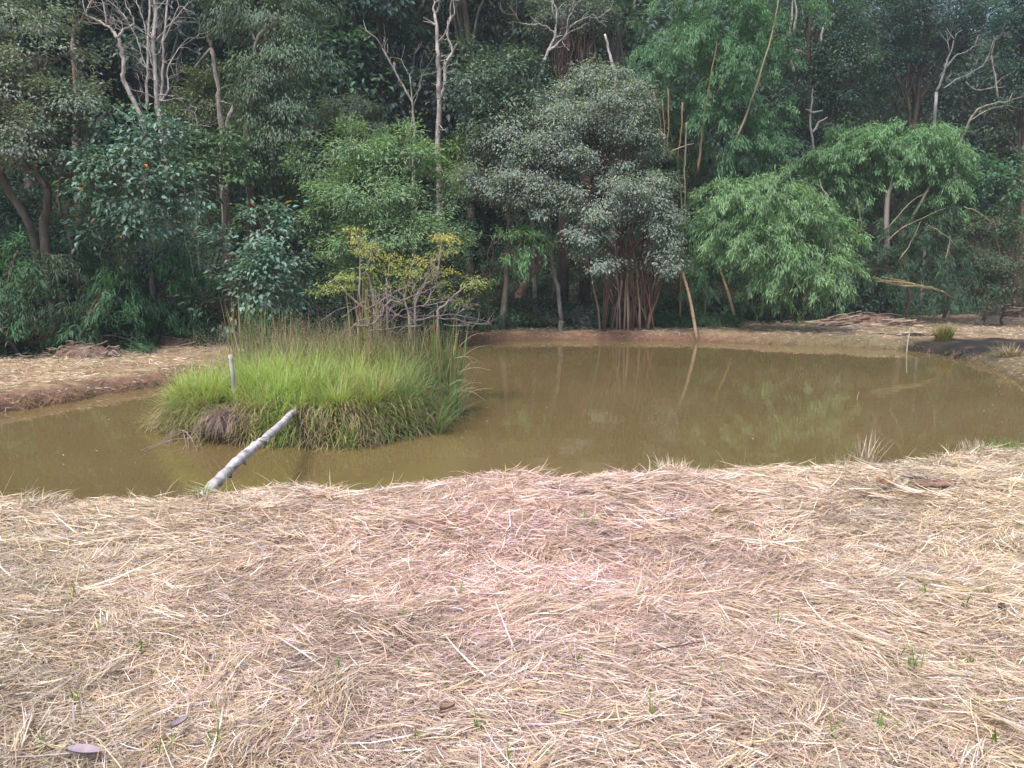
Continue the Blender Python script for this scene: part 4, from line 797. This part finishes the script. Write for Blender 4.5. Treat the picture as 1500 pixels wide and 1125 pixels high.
reeds(600, 640, 11.0, 60, 1.25, 'dense dark reeds under the yellow-leaved shrub', 3, (.14, .24, .11))
reeds(640, 668, 10.8, 50, 1.3, 'dark green reeds on the right shoulder of the island', 1, (.13, .25, .10), .35)
reeds(652, 672, 10.5, 18, .85, 'rightmost upright reeds at the island edge, over the water', 0, (.13, .26, .10), .3, .2)
n = 700; x = rng.uniform(-1.5, -.85, n); y = rng.uniform(9.4, 10.9, n); k = island_d(x, y) < 1.08; x, y = x[k], y[k]; n = len(x)
mb = MB(); mb.add(*blades(np.stack([x, y, np.maximum(H(x, y), ZW - .02)], -1), rng.normal(0, 1.3, n), rng.uniform(.4, .8, n), rng.uniform(.006, .012, n), rng.uniform(.9, 1.45, n), rng.uniform(.3, 1.5, n), 5, pal([(.20, .33, .15), (.13, .24, .11), (.42, .36, .22)], [4, 3, 2], n), rng.normal(0, .3, n)))
o = mb.build('sedge', M_grass); tag(o, 'blue-green sedge on the right end of the island', 'grass', kind='stuff')
n = 1900; x = rng.uniform(-3.2, -.8, n); y = rng.uniform(10.6, 11.6, n); k = island_d(x, y) < 1.0; x, y = x[k], y[k]; n = len(x)
mb = MB(); mb.add(*blades(np.stack([x, y, H(x, y)], -1), rng.uniform(0, 6.28, n), rng.uniform(.35, 1.15, n), rng.uniform(.008, .014, n), rng.uniform(.9, 1.55, n), rng.uniform(.1, 1.6, n), 5, pal([(.10, .16, .07), (.16, .22, .09), (.34, .26, .17), (.22, .16, .12)], [4, 3, 2, 2], n), rng.normal(0, .3, n)))
o = mb.build('rank_grass', M_grass); tag(o, 'rank dark green and brown grass under the dead branches', 'grass', kind='stuff')
# yellow-leaved shrub
b = np.array([at_y(600, 500, 11.6)[0], 11.6, 0]); b[2] = h1(b[0], b[1]); t = thing('yellowing_shrub', 'slender shrub with tiers of yellow-green leaves above the island', 'shrub', b)
tier = [(521, 337), (523, 352), (542, 361), (530, 367), (547, 376), (542, 391), (573, 375), (582, 386), (606, 380), (646, 346), (660, 351), (652, 347), (657, 368), (625, 383), (641, 393), (657, 398), (633, 404), (649, 415), (595, 401), (593, 415), (600, 424), (590, 440), (499, 404), (478, 417), (510, 420), (495, 424),
        (694, 407), (690, 420), (700, 414), (670, 441), (655, 430), (540, 405), (515, 405), (560, 420), (625, 436), (610, 396), (640, 375), (680, 446), (468, 428), (575, 398)]
cb = MB(); sb = MB(); stems = [[(527, 490), (527, 430), (526, 380), (522, 340)], [(550, 480), (545, 430), (538, 392), (544, 370)], [(568, 480), (568, 430), (568, 400), (572, 376)], [(605, 450), (620, 420), (640, 400), (648, 346)], [(600, 470), (594, 430), (606, 380)], [(640, 460), (660, 438), (694, 410)], [(560, 470), (520, 440), (490, 410)]]
SP = []
for s_ in stems:
    P = px_path(s_, 11.6, 5, .012); P[0, 2] = min(P[0, 2], h1(P[0, 0], P[0, 1])); SP.append(P); sb.tube(P, np.linspace(.022, .007, len(P)), 6, (.36, .30, .28))
ALLP = np.vstack([p_[4:] for p_ in SP])
for (px, py) in tier:
    c_ = at_y(px, py, 11.6 + rng.uniform(-.25, .25)); n = 75; lowf = np.clip((py - 345) / 100, 0, 1)
    off = rng.normal(size=(n, 3)) * [.085, .085, .032]; off[:, 2] += .02 * np.sin(off[:, 0] * 40)
    D = norm(off * [1, 1, 0] + rng.normal(0, .05, (n, 3)) + [0, 0, -.05]); base_ = np.array([.50, .46, .17]) * (1 - lowf * .8) + np.array([.22, .33, .12]) * lowf * .8
    cb.add(*leaves(c_ + off, D, rng.normal(0, .3, (n, 3)) + [0, -.2, 1], rng.uniform(.035, .065, n), .017, cvar(base_, n, .16, .07)))
    j = ALLP[np.argmin(np.linalg.norm(ALLP - c_, axis=1))]; limb(sb, j, c_ - [0, 0, .02], .007, .003, (.33, .28, .25), .1, 4, 4)
sb.build('stems', M_wood, t, origin=b); cb.build('leaves', M_grass, t, origin=b)
# dead branches tangle
b = np.array([at_y(580, 480, 11.3)[0], 11.3, 0]); b[2] = h1(b[0], b[1]); t = thing('dead_branch_tangle', 'tangle of fallen grey leafless branches on top of the island', 'dead branches', b)
mauve = (.26, .21, .21)
def dead(pts, r, Y, dp=3, ln=.22, col=mauve):
    P = px_path(pts, Y, 4, .01); m_ = MB(); m_.tube(P, np.linspace(r, r * .4, len(P)) * .7, 6, col, rough=.15)
    for q in range(2, len(P), 2): twigs(m_, P[q], norm(norm(P[q] - P[q - 1]) + rng.normal(0, .6, 3)), ln, r * .24, dp - 1, col, .6)
    m_.build('branch', M_wood, t, origin=b)
for pts, r, Y in [([(520, 475), (545, 476), (562, 455), (570, 442), (590, 440), (615, 430)], .028, 11.0), ([(568, 445), (575, 458), (600, 466), (625, 462)], .016, 11.0), ([(535, 455), (560, 440), (580, 428), (598, 418)], .014, 11.1), ([(605, 448), (615, 425), (628, 405)], .02, 11.3), ([(620, 450), (632, 430), (640, 408)], .02, 11.3),
                  ([(500, 465), (530, 445), (560, 432)], .012, 11.2), ([(600, 470), (640, 465), (680, 470), (715, 475)], .016, 11.4), ([(650, 475), (685, 478), (712, 474)], .012, 11.2), ([(540, 485), (580, 480), (620, 478)], .016, 10.9), ([(560, 480), (590, 455), (640, 445), (675, 440)], .014, 11.3), ([(660, 470), (682, 450), (690, 440)], .012, 11.5), ([(470, 470), (500, 452), (535, 448)], .012, 11.5),
                  ([(580, 490), (610, 470), (660, 460), (700, 468)], .012, 11.1), ([(530, 500), (560, 470), (580, 445)], .012, 10.9), ([(620, 490), (640, 470), (655, 445)], .010, 11.0), ([(500, 490), (540, 465), (590, 462)], .010, 10.8)]:
    dead(pts, r, Y)
# dry brush clumps on the island
def tuft(name, lab, cat, p_, n, ln, w_, spread, cols, th=(.3, 1.5), cur=(.3, 1.6), mat=None, rad=.2, origin_z=None):
    p_ = np.array([p_[0], p_[1], h1(p_[0], p_[1]) if origin_z is None else origin_z]); m_ = MB()
    a_ = rng.uniform(0, 6.28, n); q = p_ + np.stack([np.cos(a_), np.sin(a_), np.zeros(n)], -1) * (rng.random(n) * rad)[:, None]
    m_.add(*blades(q, a_ + rng.normal(0, spread, n), rng.uniform(.5, 1.1, n) * ln, w_ * rng.uniform(.6, 1.4, n), rng.uniform(*th, n), rng.uniform(*cur, n), 5, pal(cols, [1] * len(cols), n), rng.normal(0, .4, n)))
    o = m_.build(name, mat or M_straw, origin=p_, loc=tuple(p_)); return tag(o, lab, cat)
q = at_y(475, 480, 11.2); tuft('dry_tussock', 'rounded tan tussock of dry grass left of the dead branches', 'dry grass clump', q, 1500, .42, .006, .6, [(.42, .30, .20), (.33, .24, .17), (.5, .38, .28)], (.2, 1.5), (.5, 1.9), rad=.3)
q = [PX0 + .05, PY0 - .22]; tuft('dry_tussock', 'brown and purple dead grass clump hanging below the white post', 'dry grass clump', q, 1900, .36, .006, .7, [(.30, .22, .19), (.22, .15, .16), (.42, .33, .24)], (-.2, 1.0), (.8, 2.2), rad=.22)
q = at_y(600, 610, 9.25); tuft('dry_tussock', 'reddish-tan dry grass clump at the lower right of the island', 'dry grass clump', q, 900, .34, .007, .7, [(.42, .28, .19), (.48, .36, .24), (.3, .2, .14)], (-.1, 1.0), (.8, 2.2), rad=.28)
# twigs trailing in the water left of the island
b = at_z(255, 648, ZW); t = thing('trailing_twigs', 'thin dead twigs trailing in the water at the left end of the island', 'twigs', b)
for k in range(16):
    s_ = b + [random.uniform(-.05, .6), random.uniform(-.1, .4), random.uniform(.03, .18)]; e = at_z(random.uniform(190, 300), random.uniform(646, 670), ZW - .02)
    m_ = MB(); m_.tube(curve([s_, (s_ + e) / 2 + [0, 0, random.uniform(.02, .1)], e], 4), np.linspace(.006, .002, 9), 4, (.34, .26, .23)); m_.build('twig', M_wood, t, origin=b)
b = at_z(678, 590, ZW); t = thing('trailing_twigs', 'sparse thin stalks hanging over the water right of the island', 'twigs', b)
for k in range(14):
    s_ = at_y(random.uniform(655, 675), random.uniform(500, 600), 10.2); s_[2] = max(s_[2], ZW + .05); e = s_ + [random.uniform(.15, .45), random.uniform(-.2, .2), random.uniform(-.15, .18)]
    m_ = MB(); m_.tube(curve([s_, (s_ + e) / 2 + [0, 0, .05], e], 4), np.linspace(.004, .0015, 9), 4, (.42, .36, .24)); m_.build('stalk', M_straw, t, origin=b)

# ------------------------------------------------------------ log bridge and post
grey = (.54, .50, .49)
a0 = at_z(303, 722, -.02); e0 = at_y(433, 601, 8.95)
mids = [at_y(333, 690, a0[1] + .45), at_y(365, 661, a0[1] + .98), at_y(395, 637, a0[1] + 1.42)]
P = curve([a0 + [-.02, -.06, -.03]] + mids + [e0, e0 + [.10, .30, .03]], 9, .003)
b = a0; t = thing('log', 'weathered white log laid from the straw bank to the island', 'log', b)
tt = np.linspace(0, 1, len(P)); r = np.interp(tt, [0, .3, 1], [.045, .040, .032]) * (1 + .03 * np.sin(tt * 23) + .05 * (vnoise(tt * 13, tt * 0, 3) - .5))
m_ = MB(); m_.tube(P, r, 14, grey, rough=.10); m_.C = [np.clip(np.asarray(grey) * (.75 + .5 * vnoise(m_.V[0][:, 0] * 18 + m_.V[0][:, 2] * 30, m_.V[0][:, 1] * 9, 7))[:, None] * np.where(vnoise(m_.V[0][:, 0] * 25, m_.V[0][:, 1] * 12 + m_.V[0][:, 2] * 30, 8) > .72, .5, 1)[:, None], 0, 1)]; lt_ = m_.build('trunk', M_wood, t, origin=b, smooth=True)
for f_, sc_ in ((.34, .07), (.55, .055), (.20, .045)):
    i_ = int(f_ * len(P)); m_ = MB(); d_ = norm(np.array([.5, -.5, random.uniform(-.7, .3)]))
    m_.tube([P[i_] + d_ * r[i_] * .5, P[i_] + d_ * (r[i_] + .012), P[i_] + d_ * (r[i_] + sc_ * .6)], [.020, .016, .007], 7, (.22, .16, .15), rough=.2); m_.build('knot', M_wood, lt_, origin=b)
for f_ in (.22, .42, .50, .75):
    i_ = int(f_ * len(P)); m_ = MB(); m_.tube([P[i_], P[i_] + (P[i_ + 1] - P[i_]) * random.uniform(.05, .12) + [0, 0, .004]], [r[i_] * 1.05, r[i_] * 1.0], 12, (.16, .12, .12), rough=.14); m_.build('bark_ring', M_wood, lt_, origin=b)
p0 = at_y(345, 594, 9.35); p1 = at_y(337, 520, 9.30); p0[2] -= .15
P = curve([p0, p0 * .5 + p1 * .5 + [.012, 0, 0], p1], 7, .002); m_ = MB(); rp = np.linspace(.031, .023, len(P)); m_.tube(P, rp, 10, grey, rough=.14)
o = m_.build('post', M_wood, origin=p0, loc=tuple(p0)); tag(o, 'short weathered white post standing upright in the island grass', 'post')
tuft('grass_tuft', 'small green grass tuft beside the near end of the white log', 'grass tuft', at_z(297, 722, 0), 60, .16, .006, .5, [(.16, .25, .07), (.3, .32, .12)], (.7, 1.5), (.2, 1.2), M_grass, .05)

# ------------------------------------------------------------ far bank things
def sticks(name, lab, cat, c_, w_, d_, h_, n, ln, cols, r=.02, grp=None):
    c_ = np.array([c_[0], c_[1], h1(c_[0], c_[1])]); t = thing(name, lab, cat, c_, grp)
    for k in range(n):
        u = random.uniform(-1, 1); v_ = random.uniform(-1, 1); hh = h_ * max(0, 1 - u * u * .8) * max(.1, 1 - abs(v_) * .7) * random.random()
        p_ = c_ + [u * w_, v_ * d_, hh + .02]; a_ = random.gauss(0, .35); l_ = ln * random.uniform(.3, 1)
        e = p_ + [math.cos(a_) * l_, math.sin(a_) * l_ * .6, random.uniform(-.06, .10)]; s_ = p_ - [math.cos(a_) * l_, math.sin(a_) * l_ * .6, random.uniform(-.04, .08)]
        m_ = MB(); m_.tube(curve([s_, p_ + [0, 0, random.uniform(0, .05)], e], 3), r * random.uniform(.5, 1.5), 5, cvar(random.choice(cols), 1)[0]); m_.build('stick', M_culm, t, origin=c_)
    m_ = MB(); m2 = 40; n2 = 12; U = np.linspace(-1.05, 1.05, m2); Vv = np.linspace(-1.05, 1.05, n2); UU, VV = np.meshgrid(U, Vv)
    ZZ = h_ * .75 * np.clip(1 - UU ** 2 * .9 - VV ** 2 * .9, -.2, 1) * (.6 + .8 * fbm(UU * 5, VV * 4, 71)); Pq = np.stack([c_[0] + UU * w_, c_[1] + VV * d_, c_[2] + ZZ - .02], -1).reshape(-1, 3)
    i = np.arange(n2 - 1)[:, None] * m2; j = np.arange(m2 - 1)[None]; m_.add(Pq, np.stack([i + j, i + j + 1, i + m2 + j + 1, i + m2 + j], -1).reshape(-1, 4), cvar(cols[-1], len(Pq), .3)); m_.build('heap', M_ground, t, origin=c_)
    return t
sticks('bamboo_debris_pile', 'long low pile of cut bamboo and dry sticks on the far bank, right', 'debris pile', at_z(1265, 476, -.12), 1.5, .55, .5, 100, .55, [(.40, .31, .22), (.28, .20, .15), (.5, .42, .32), (.16, .11, .085)])
sticks('brush_pile', 'small dark dry brush pile at the far right edge of the forest', 'debris pile', at_z(1475, 463, -.12), 1.0, .5, .5, 60, .4, [(.22, .17, .12), (.32, .25, .18), (.08, .06, .04)], .014)
sticks('rubble_heap', 'grey-brown heap of dug-up roots and soil on the left bank', 'debris pile', at_z(125, 520, -.12), .75, .35, .34, 70, .16, [(.26, .19, .15), (.34, .27, .22), (.17, .12, .095)], .010)
sticks('brush_pile', 'thin reddish dry branches lying between the left bank and the reeds', 'debris pile', at_z(262, 505, -.12), .8, .4, .35, 60, .35, [(.27, .18, .14), (.36, .28, .2), (.12, .085, .06)], .009)
tuft('grass_tuft', 'yellow-green bushy plant growing at the waterline by the burnt patch', 'plant', at_z(1381, 513, ZW), 380, .5, .012, .6, [(.22, .24, .07), (.16, .19, .06), (.36, .30, .13)], (1.0, 1.55), (.0, .8), M_grass, .18)
tuft('grass_tuft', 'dry straw-coloured tuft at the waterline on the far right', 'plant', at_z(1478, 522, -.2), 300, .35, .01, .6, [(.30, .27, .15), (.42, .34, .2)], (.5, 1.5), (.2, 1.4), M_straw, .25)
tuft('grass_tuft', 'small green tuft on top of the low bank, left of the leaning poles', 'plant', at_z(757, 497, -.25), 260, .2, .01, .6, [(.12, .19, .07), (.2, .24, .1)], (.5, 1.5), (.2, 1.4), M_grass, .3)
for px, py, l_, lab in [(920, 486, .9, 'long flat fallen stick on the far bank below the reddish stems'), (985, 487, .35, 'short dark fallen stick left of the longer leaning pole'), (955, 479, .35, 'pale broken stick at the edge of the ferns')]:
    p_ = at_z(px, py, -.14); p_[2] = h1(p_[0], p_[1]) + .03; m_ = MB(); m_.tube(curve([p_ - [l_, .1, 0], p_ + [0, 0, .02], p_ + [l_, .05, 0]], 4, .004), [.02, .03, .035, .035, .035, .03, .03, .025, .018], 6, (.26, .17, .13), rough=.3)
    o = m_.build('fallen_stick', M_wood, origin=p_, loc=tuple(p_)); tag(o, lab, 'stick')
p_ = at_z(1328, 514, ZW); m_ = MB(); m_.tube(curve([p_ - [0, 0, .3], p_ + [.01, 0, .15], p_ + [.045, 0, .58]], 5, .002), np.linspace(.014, .010, 11), 7, (.62, .56, .48), rough=.1)
o = m_.build('stake', M_wood, origin=p_, loc=tuple(p_)); tag(o, 'thin pale stake standing in the water near the burnt patch', 'stake')
p_ = at_z(1254, 585, ZW); m_ = MB(); m_.tube([p_ - [0, 0, .2], p_ + [.02, 0, .05], p_ + [.05, .02, .12]], [.006, .005, .004], 5, (.5, .42, .3)); o = m_.build('twig', M_wood, origin=p_, loc=tuple(p_)); tag(o, 'tiny pale twig sticking out of the middle of the right water', 'twig')
# floating debris
mb = MB(); n = 46; pp = []
for _ in range(n):
    px, py = random.choice([(random.uniform(700, 1450), random.uniform(512, 650)), (random.uniform(1440, 1490), random.uniform(545, 640)), (random.uniform(660, 720), random.uniform(560, 660)), (random.uniform(60, 330), random.uniform(600, 690))])
    p_ = at_z(px, py, ZW + .004); pp.append(p_)
pp = np.array(pp); mb.add(*leaves(pp, rng.normal(size=(n, 3)) * [1, 1, 0], np.tile([0, 0, 1.], (n, 1)) + rng.normal(0, .05, (n, 3)), rng.uniform(.02, .06, n), .018, cvar((.45, .42, .34), n), .05))
o = mb.build('floating_debris', M_straw); tag(o, 'scattered dead leaves floating on the pond', 'floating leaves', kind='stuff')
# low scrubby growth on the far banks
mb = MB(); n = 5200; yy = rng.uniform(10, 30, n); xx = rng.uniform(-.85, .8, n) * yy; d_ = sdf_poly(xx, yy); fe_ = forest_edge(xx)
k = (d_ > .03) & (yy < fe_ + .8) & ((vnoise(xx * 2, yy * 2, 91) > .6) | (yy > fe_ - .5) | (d_ < .18)); xx, yy, d_ = xx[k], yy[k], d_[k]; n = len(xx)
gr = (rng.random(n) < .25) | (yy > forest_edge(xx) - .3); C = np.where(gr[:, None], cvar((.09, .14, .05), n), cvar((.36, .26, .17), n))
mb.add(*blades(np.stack([xx, yy, H(xx, yy)], -1), rng.uniform(0, 6.28, n), rng.uniform(.08, .24, n), .012, rng.uniform(.5, 1.5, n), rng.uniform(0, 1.6, n), 3, C))
n = 6500; i_ = rng.integers(0, len(poly), n); tt = rng.random(n)[:, None]; pA = poly[i_]; pB = poly[(i_ + 1) % len(poly)]; q = pA * (1 - tt) + pB * tt; q = q + rng.normal(0, .08, q.shape); k = (q[:, 1] > 9.5); q = q[k]; n = len(q)
mb.add(*blades(np.stack([q[:, 0], q[:, 1], H(q[:, 0], q[:, 1]) + .03], -1), rng.uniform(0, 6.28, n), rng.uniform(.08, .22, n), .010, rng.uniform(-.6, .8, n), rng.uniform(0, 1.6, n), 3, pal([(.30, .19, .13), (.4, .29, .19), (.14, .17, .07)], [2, 3, 1], n)))
o = mb.build('scrub_grass', M_grass); tag(o, 'short stubble and weeds on the far banks', 'stubble', kind='stuff')

# ------------------------------------------------------------ near bank details
# stubble along the edge
mb = MB(); n = 2600; px = rng.uniform(-100, 1600, n); ey = np.interp(px, [q_[0] for q_ in near_px], [q_[1] for q_ in near_px]); P = np.array([at_z(a_, b_ + abs(random.gauss(0, 5)) + 1, -.04) for a_, b_ in zip(px, ey)])
cl = vnoise(px / 40, px * 0, 95); k = cl + rng.random(n) * .5 > .62; P = P[k]; px = px[k]; n = len(P); P[:, 2] = H(P[:, 0], P[:, 1])
tall = rng.random(n) < .07; C = pal(STRAW[:5] + [(.35, .36, .15)], [3, 3, 2, 1, 1, 2], n)
mb.add(*blades(P, rng.uniform(0, 6.28, n), np.where(tall, rng.uniform(.14, .32, n), rng.uniform(.04, .12, n)), np.where(tall, .005, .004), rng.uniform(.3, 1.5, n), rng.uniform(-.2, 1.8, n), 4, C, rng.normal(0, .6, n)))
o = mb.build('edge_stubble', M_straw); tag(o, 'dry stalks sticking up along the near water edge', 'stubble', kind='stuff')
# green sprouts
mb = MB(); spots = [(868, 770, 3), (887, 765, 3), (855, 760, 3), (843, 860, 4), (866, 880, 3), (1138, 905, 5), (1353, 875, 4), (1412, 890, 3), (1452, 882, 3), (1320, 950, 4), (1336, 968, 4), (1348, 975, 3), (1418, 965, 4), (1215, 1080, 6), (1293, 1070, 4), (845, 960, 4), (740, 1110, 5), (1050, 990, 3), (1068, 915, 3), (955, 1050, 3), (500, 975, 3),
                    (108, 880, 3), (203, 945, 3), (312, 1075, 4), (108, 1020, 4), (230, 1085, 3), (380, 910, 2), (670, 860, 2), (590, 905, 3), (1100, 780, 2), (1290, 830, 2), (1150, 740, 2), (160, 780, 2), (420, 860, 2), (937, 745, 3), (700, 1060, 3), (615, 1065, 3), (1460, 1090, 3), (60, 1090, 2), (1000, 860, 2)]
for px, py, k in spots:
    p_ = at_z(px, py, .01); p_[2] = h1(p_[0], p_[1]) + .01; n = k + 1; s_ = .55 + .45 * min(1, 3 / p_[1])
    mb.add(*blades(np.tile(p_, (n, 1)) + rng.normal(0, .008, (n, 3)) * [1, 1, 0], rng.uniform(0, 6.28, n), rng.uniform(.05, .12, n) * (1.2 if py < 800 else 1), rng.uniform(.005, .009, n), rng.uniform(.9, 1.55, n), rng.uniform(0, .8, n), 4, cvar((.17, .28, .06), n), rng.normal(0, .2, n)))
for px, py, w_, n in [(250 + 940, 668, 6, 14), (1205, 672, 40, 50), (1470, 655, 45, 160), (1430, 660, 20, 40), (1166, 668, 5, 16)]:
    P = np.array([at_z(px + random.gauss(0, w_ * .5), py + random.uniform(0, 8), -.03) for _ in range(n)]); P[:, 2] = H(P[:, 0], P[:, 1])
    mb.add(*blades(P, rng.uniform(0, 6.28, n), rng.uniform(.06, .17, n), .006, rng.uniform(.8, 1.55, n), rng.uniform(0, 1.2, n), 4, cvar((.15, .27, .08), n), rng.normal(0, .2, n)))
n = 260; yv = np.sqrt(rng.uniform(4, 64, n)); xv = rng.uniform(-.7, .7, n) * yv; k = sdf_poly(xv, yv) > .1; xv, yv = xv[k], yv[k]; n = len(xv)
mb.add(*blades(np.stack([xv, yv, H(xv, yv) + .015], -1), rng.uniform(0, 6.28, n), rng.uniform(.03, .08, n), .006, rng.uniform(.2, 1.5, n), rng.uniform(0, 1.2, n), 3, cvar((.20, .27, .09), n)))
o = mb.build('grass_sprouts', M_grass); tag(o, 'small green grass shoots coming up through the straw', 'sprouts', kind='stuff')
tuft('dry_weed', 'tall dead weed stub sticking up from the near bank edge', 'dead weed', at_z(1267, 676, -.03), 60, .34, .009, 1.5, [(.42, .33, .26), (.30, .23, .18), (.5, .41, .3)], (.7, 1.5), (-.8, .9), M_straw, .07)
tuft('dry_weed', 'pale dry root clump on the near bank edge, right side', 'dead weed', at_z(1430, 664, -.03), 220, .16, .006, 1.0, [(.5, .43, .36), (.36, .29, .24)], (.3, 1.5), (-.5, 1.5), M_straw, .14)
tuft('straw_tussock', 'pointed tussock of pale straw on the near bank edge, right of centre', 'straw tussock', at_z(985, 684, 0), 260, .17, .005, 1.0, [(.7, .56, .43), (.8, .68, .56), (.5, .38, .28)], (.2, 1.5), (-.2, 1.6), M_straw, .13)
tuft('straw_tussock', 'dark purplish matted clump in the straw near the bank edge, centre', 'straw tussock', at_z(838, 717, 0), 900, .10, .005, 1.0, [(.27, .16, .18), (.36, .22, .24), (.20, .12, .13)], (.1, .9), (.3, 1.9), M_straw, .16)
def slab(lab, px, py, l_, w_, h_, ang, col, name='bark_slab', cat='bark'):
    p_ = at_z(px, py, .05); p_[2] = h1(p_[0], p_[1]) + .036; n1_, n2_ = 22, 12
    V_ = []; 
    for i in range(n1_):
        u = i / (n1_ - 1) * 2 - 1; ww = w_ * (1 - abs(u) ** 3) ** .5 * (.8 + .4 * vnoise(u * 3, px, 5))
        for j in range(n2_):
            th = j / n2_ * 2 * np.pi; q = np.array([u * l_, math.cos(th) * ww, math.sin(th) * h_ * (1 - abs(u) ** 4) ** .5])
            q += (np.array([vnoise(q[0] * 40, q[1] * 40 + th, 3), vnoise(q[1] * 50, q[0] * 50, 4), vnoise(q[0] * 45 + 9, th * 3, 6)]) - .5) * [.03, .04, h_ * 1.6]; V_.append(q)
    V_ = np.array(V_, float); ca, sa = math.cos(ang), math.sin(ang); V_ = V_ @ np.array([[ca, sa, 0], [-sa, ca, 0], [0, 0, 1]])
    i = np.arange(n1_ - 1)[:, None] * n2_; j = np.arange(n2_)[None]; f_ = np.stack([i + j, i + (j + 1) % n2_, i + n2_ + (j + 1) % n2_, i + n2_ + j], -1).reshape(-1, 4)
    m_ = MB(); m_.add(V_, f_, cvar(col, len(V_), .12)); o = m_.build(name, M_wood, loc=tuple(p_), smooth=False); tag(o, lab, cat)
slab('orange-brown chunk of rotten wood, left of the two in the straw by the edge', 1300, 700, .08, .06, .028, .2, (.26, .13, .07))
slab('long grey-brown bark slab, right of the orange-brown chunk', 1366, 706, .18, .07, .022, .1, (.22, .145, .11))
slab('flat pale bark flake behind the orange-brown chunk', 1345, 694, .13, .06, .018, -.2, (.36, .28, .24))
slab('thin grey bark flake lying furthest left by the bank edge', 1230, 700, .05, .03, .012, .3, (.32, .25, .2))
tuft('matted_dead_grass', 'grey-brown matted dead grass around the bark pieces on the near bank', 'dead grass', at_z(1310, 688, 0), 1100, .12, .005, 1.0, [(.26, .21, .18), (.36, .29, .24), (.18, .14, .12)], (.1, .9), (.3, 1.9), M_straw, .30)
tuft('dry_weed', 'tiny upright dry stalks left of the tall dead weed stub', 'dead weed', at_z(1235, 679, 0), 30, .14, .005, 1.2, [(.5, .42, .33), (.3, .34, .15)], (.8, 1.5), (-.3, .8), M_straw, .10)
mb = MB(); n = 260; q = np.array([at_z(random.gauss(1335, 45), random.gauss(702, 7), .03) for _ in range(n)]); q[:, 2] = H(q[:, 0], q[:, 1]) + rng.uniform(.05, .08, n)
mb.add(*blades(q, rng.uniform(0, 6.28, n), rng.uniform(.06, .18, n), .005, rng.normal(0, .15, n), rng.normal(.2, .3, n), 3, pal(STRAW, SW, n), rng.normal(0, .5, n)))
o = mb.build('loose_straw', M_straw); tag(o, 'loose straw lying over the bark pieces', 'straw', kind='stuff')
slab('small dark brown dung-like lump in the straw at the right', 1468, 888, .018, .014, .012, .5, (.10, .07, .055), 'lump', 'lump')
for px, py, l_, ang, lab in [(262, 1048, .075, 1.1, 'curled pale lavender dead leaf standing in the straw, lower left'), (122, 1092, .13, -.15, 'long flat pale lavender dead leaf in the straw, bottom left'), (655, 1025, .06, .5, 'small brown dead leaf near the bottom centre')]:
    p_ = at_z(px, py, .04); p_[2] = h1(p_[0], p_[1]) + .05; n = 9; u = np.linspace(0, 1, n); w_ = l_ * .16 * np.sin(u * np.pi) ** .7 + .001
    V_ = np.stack([np.stack([u * l_ - l_ / 2, -w_, .010 + .02 * (u - .5) ** 2 + w_ * .4], -1), np.stack([u * l_ - l_ / 2, w_ * 0, .02 * (u - .5) ** 2], -1), np.stack([u * l_ - l_ / 2, w_, .010 + .02 * (u - .5) ** 2 + w_ * .5], -1)], 1).reshape(-1, 3)
    V_ = np.vstack([V_, V_ - [0, 0, .0012]]); ca, sa = math.cos(ang), math.sin(ang); V_ = V_ @ np.array([[ca, sa, 0], [-sa, ca, 0], [0, 0, 1]])
    i = np.arange(n - 1)[:, None] * 3; j = np.arange(2)[None]; f_ = np.stack([i + j, i + j + 1, i + 3 + j + 1, i + 3 + j], -1).reshape(-1, 4); m_ = MB(); m_.add(V_, np.vstack([f_, f_[:, ::-1] + 3 * n]), cvar((.36, .30, .34) if px < 500 else (.3, .2, .14), len(V_), .05))
    o = m_.build('dead_leaf', M_straw, loc=tuple(p_), smooth=True); tag(o, lab, 'dead leaf')
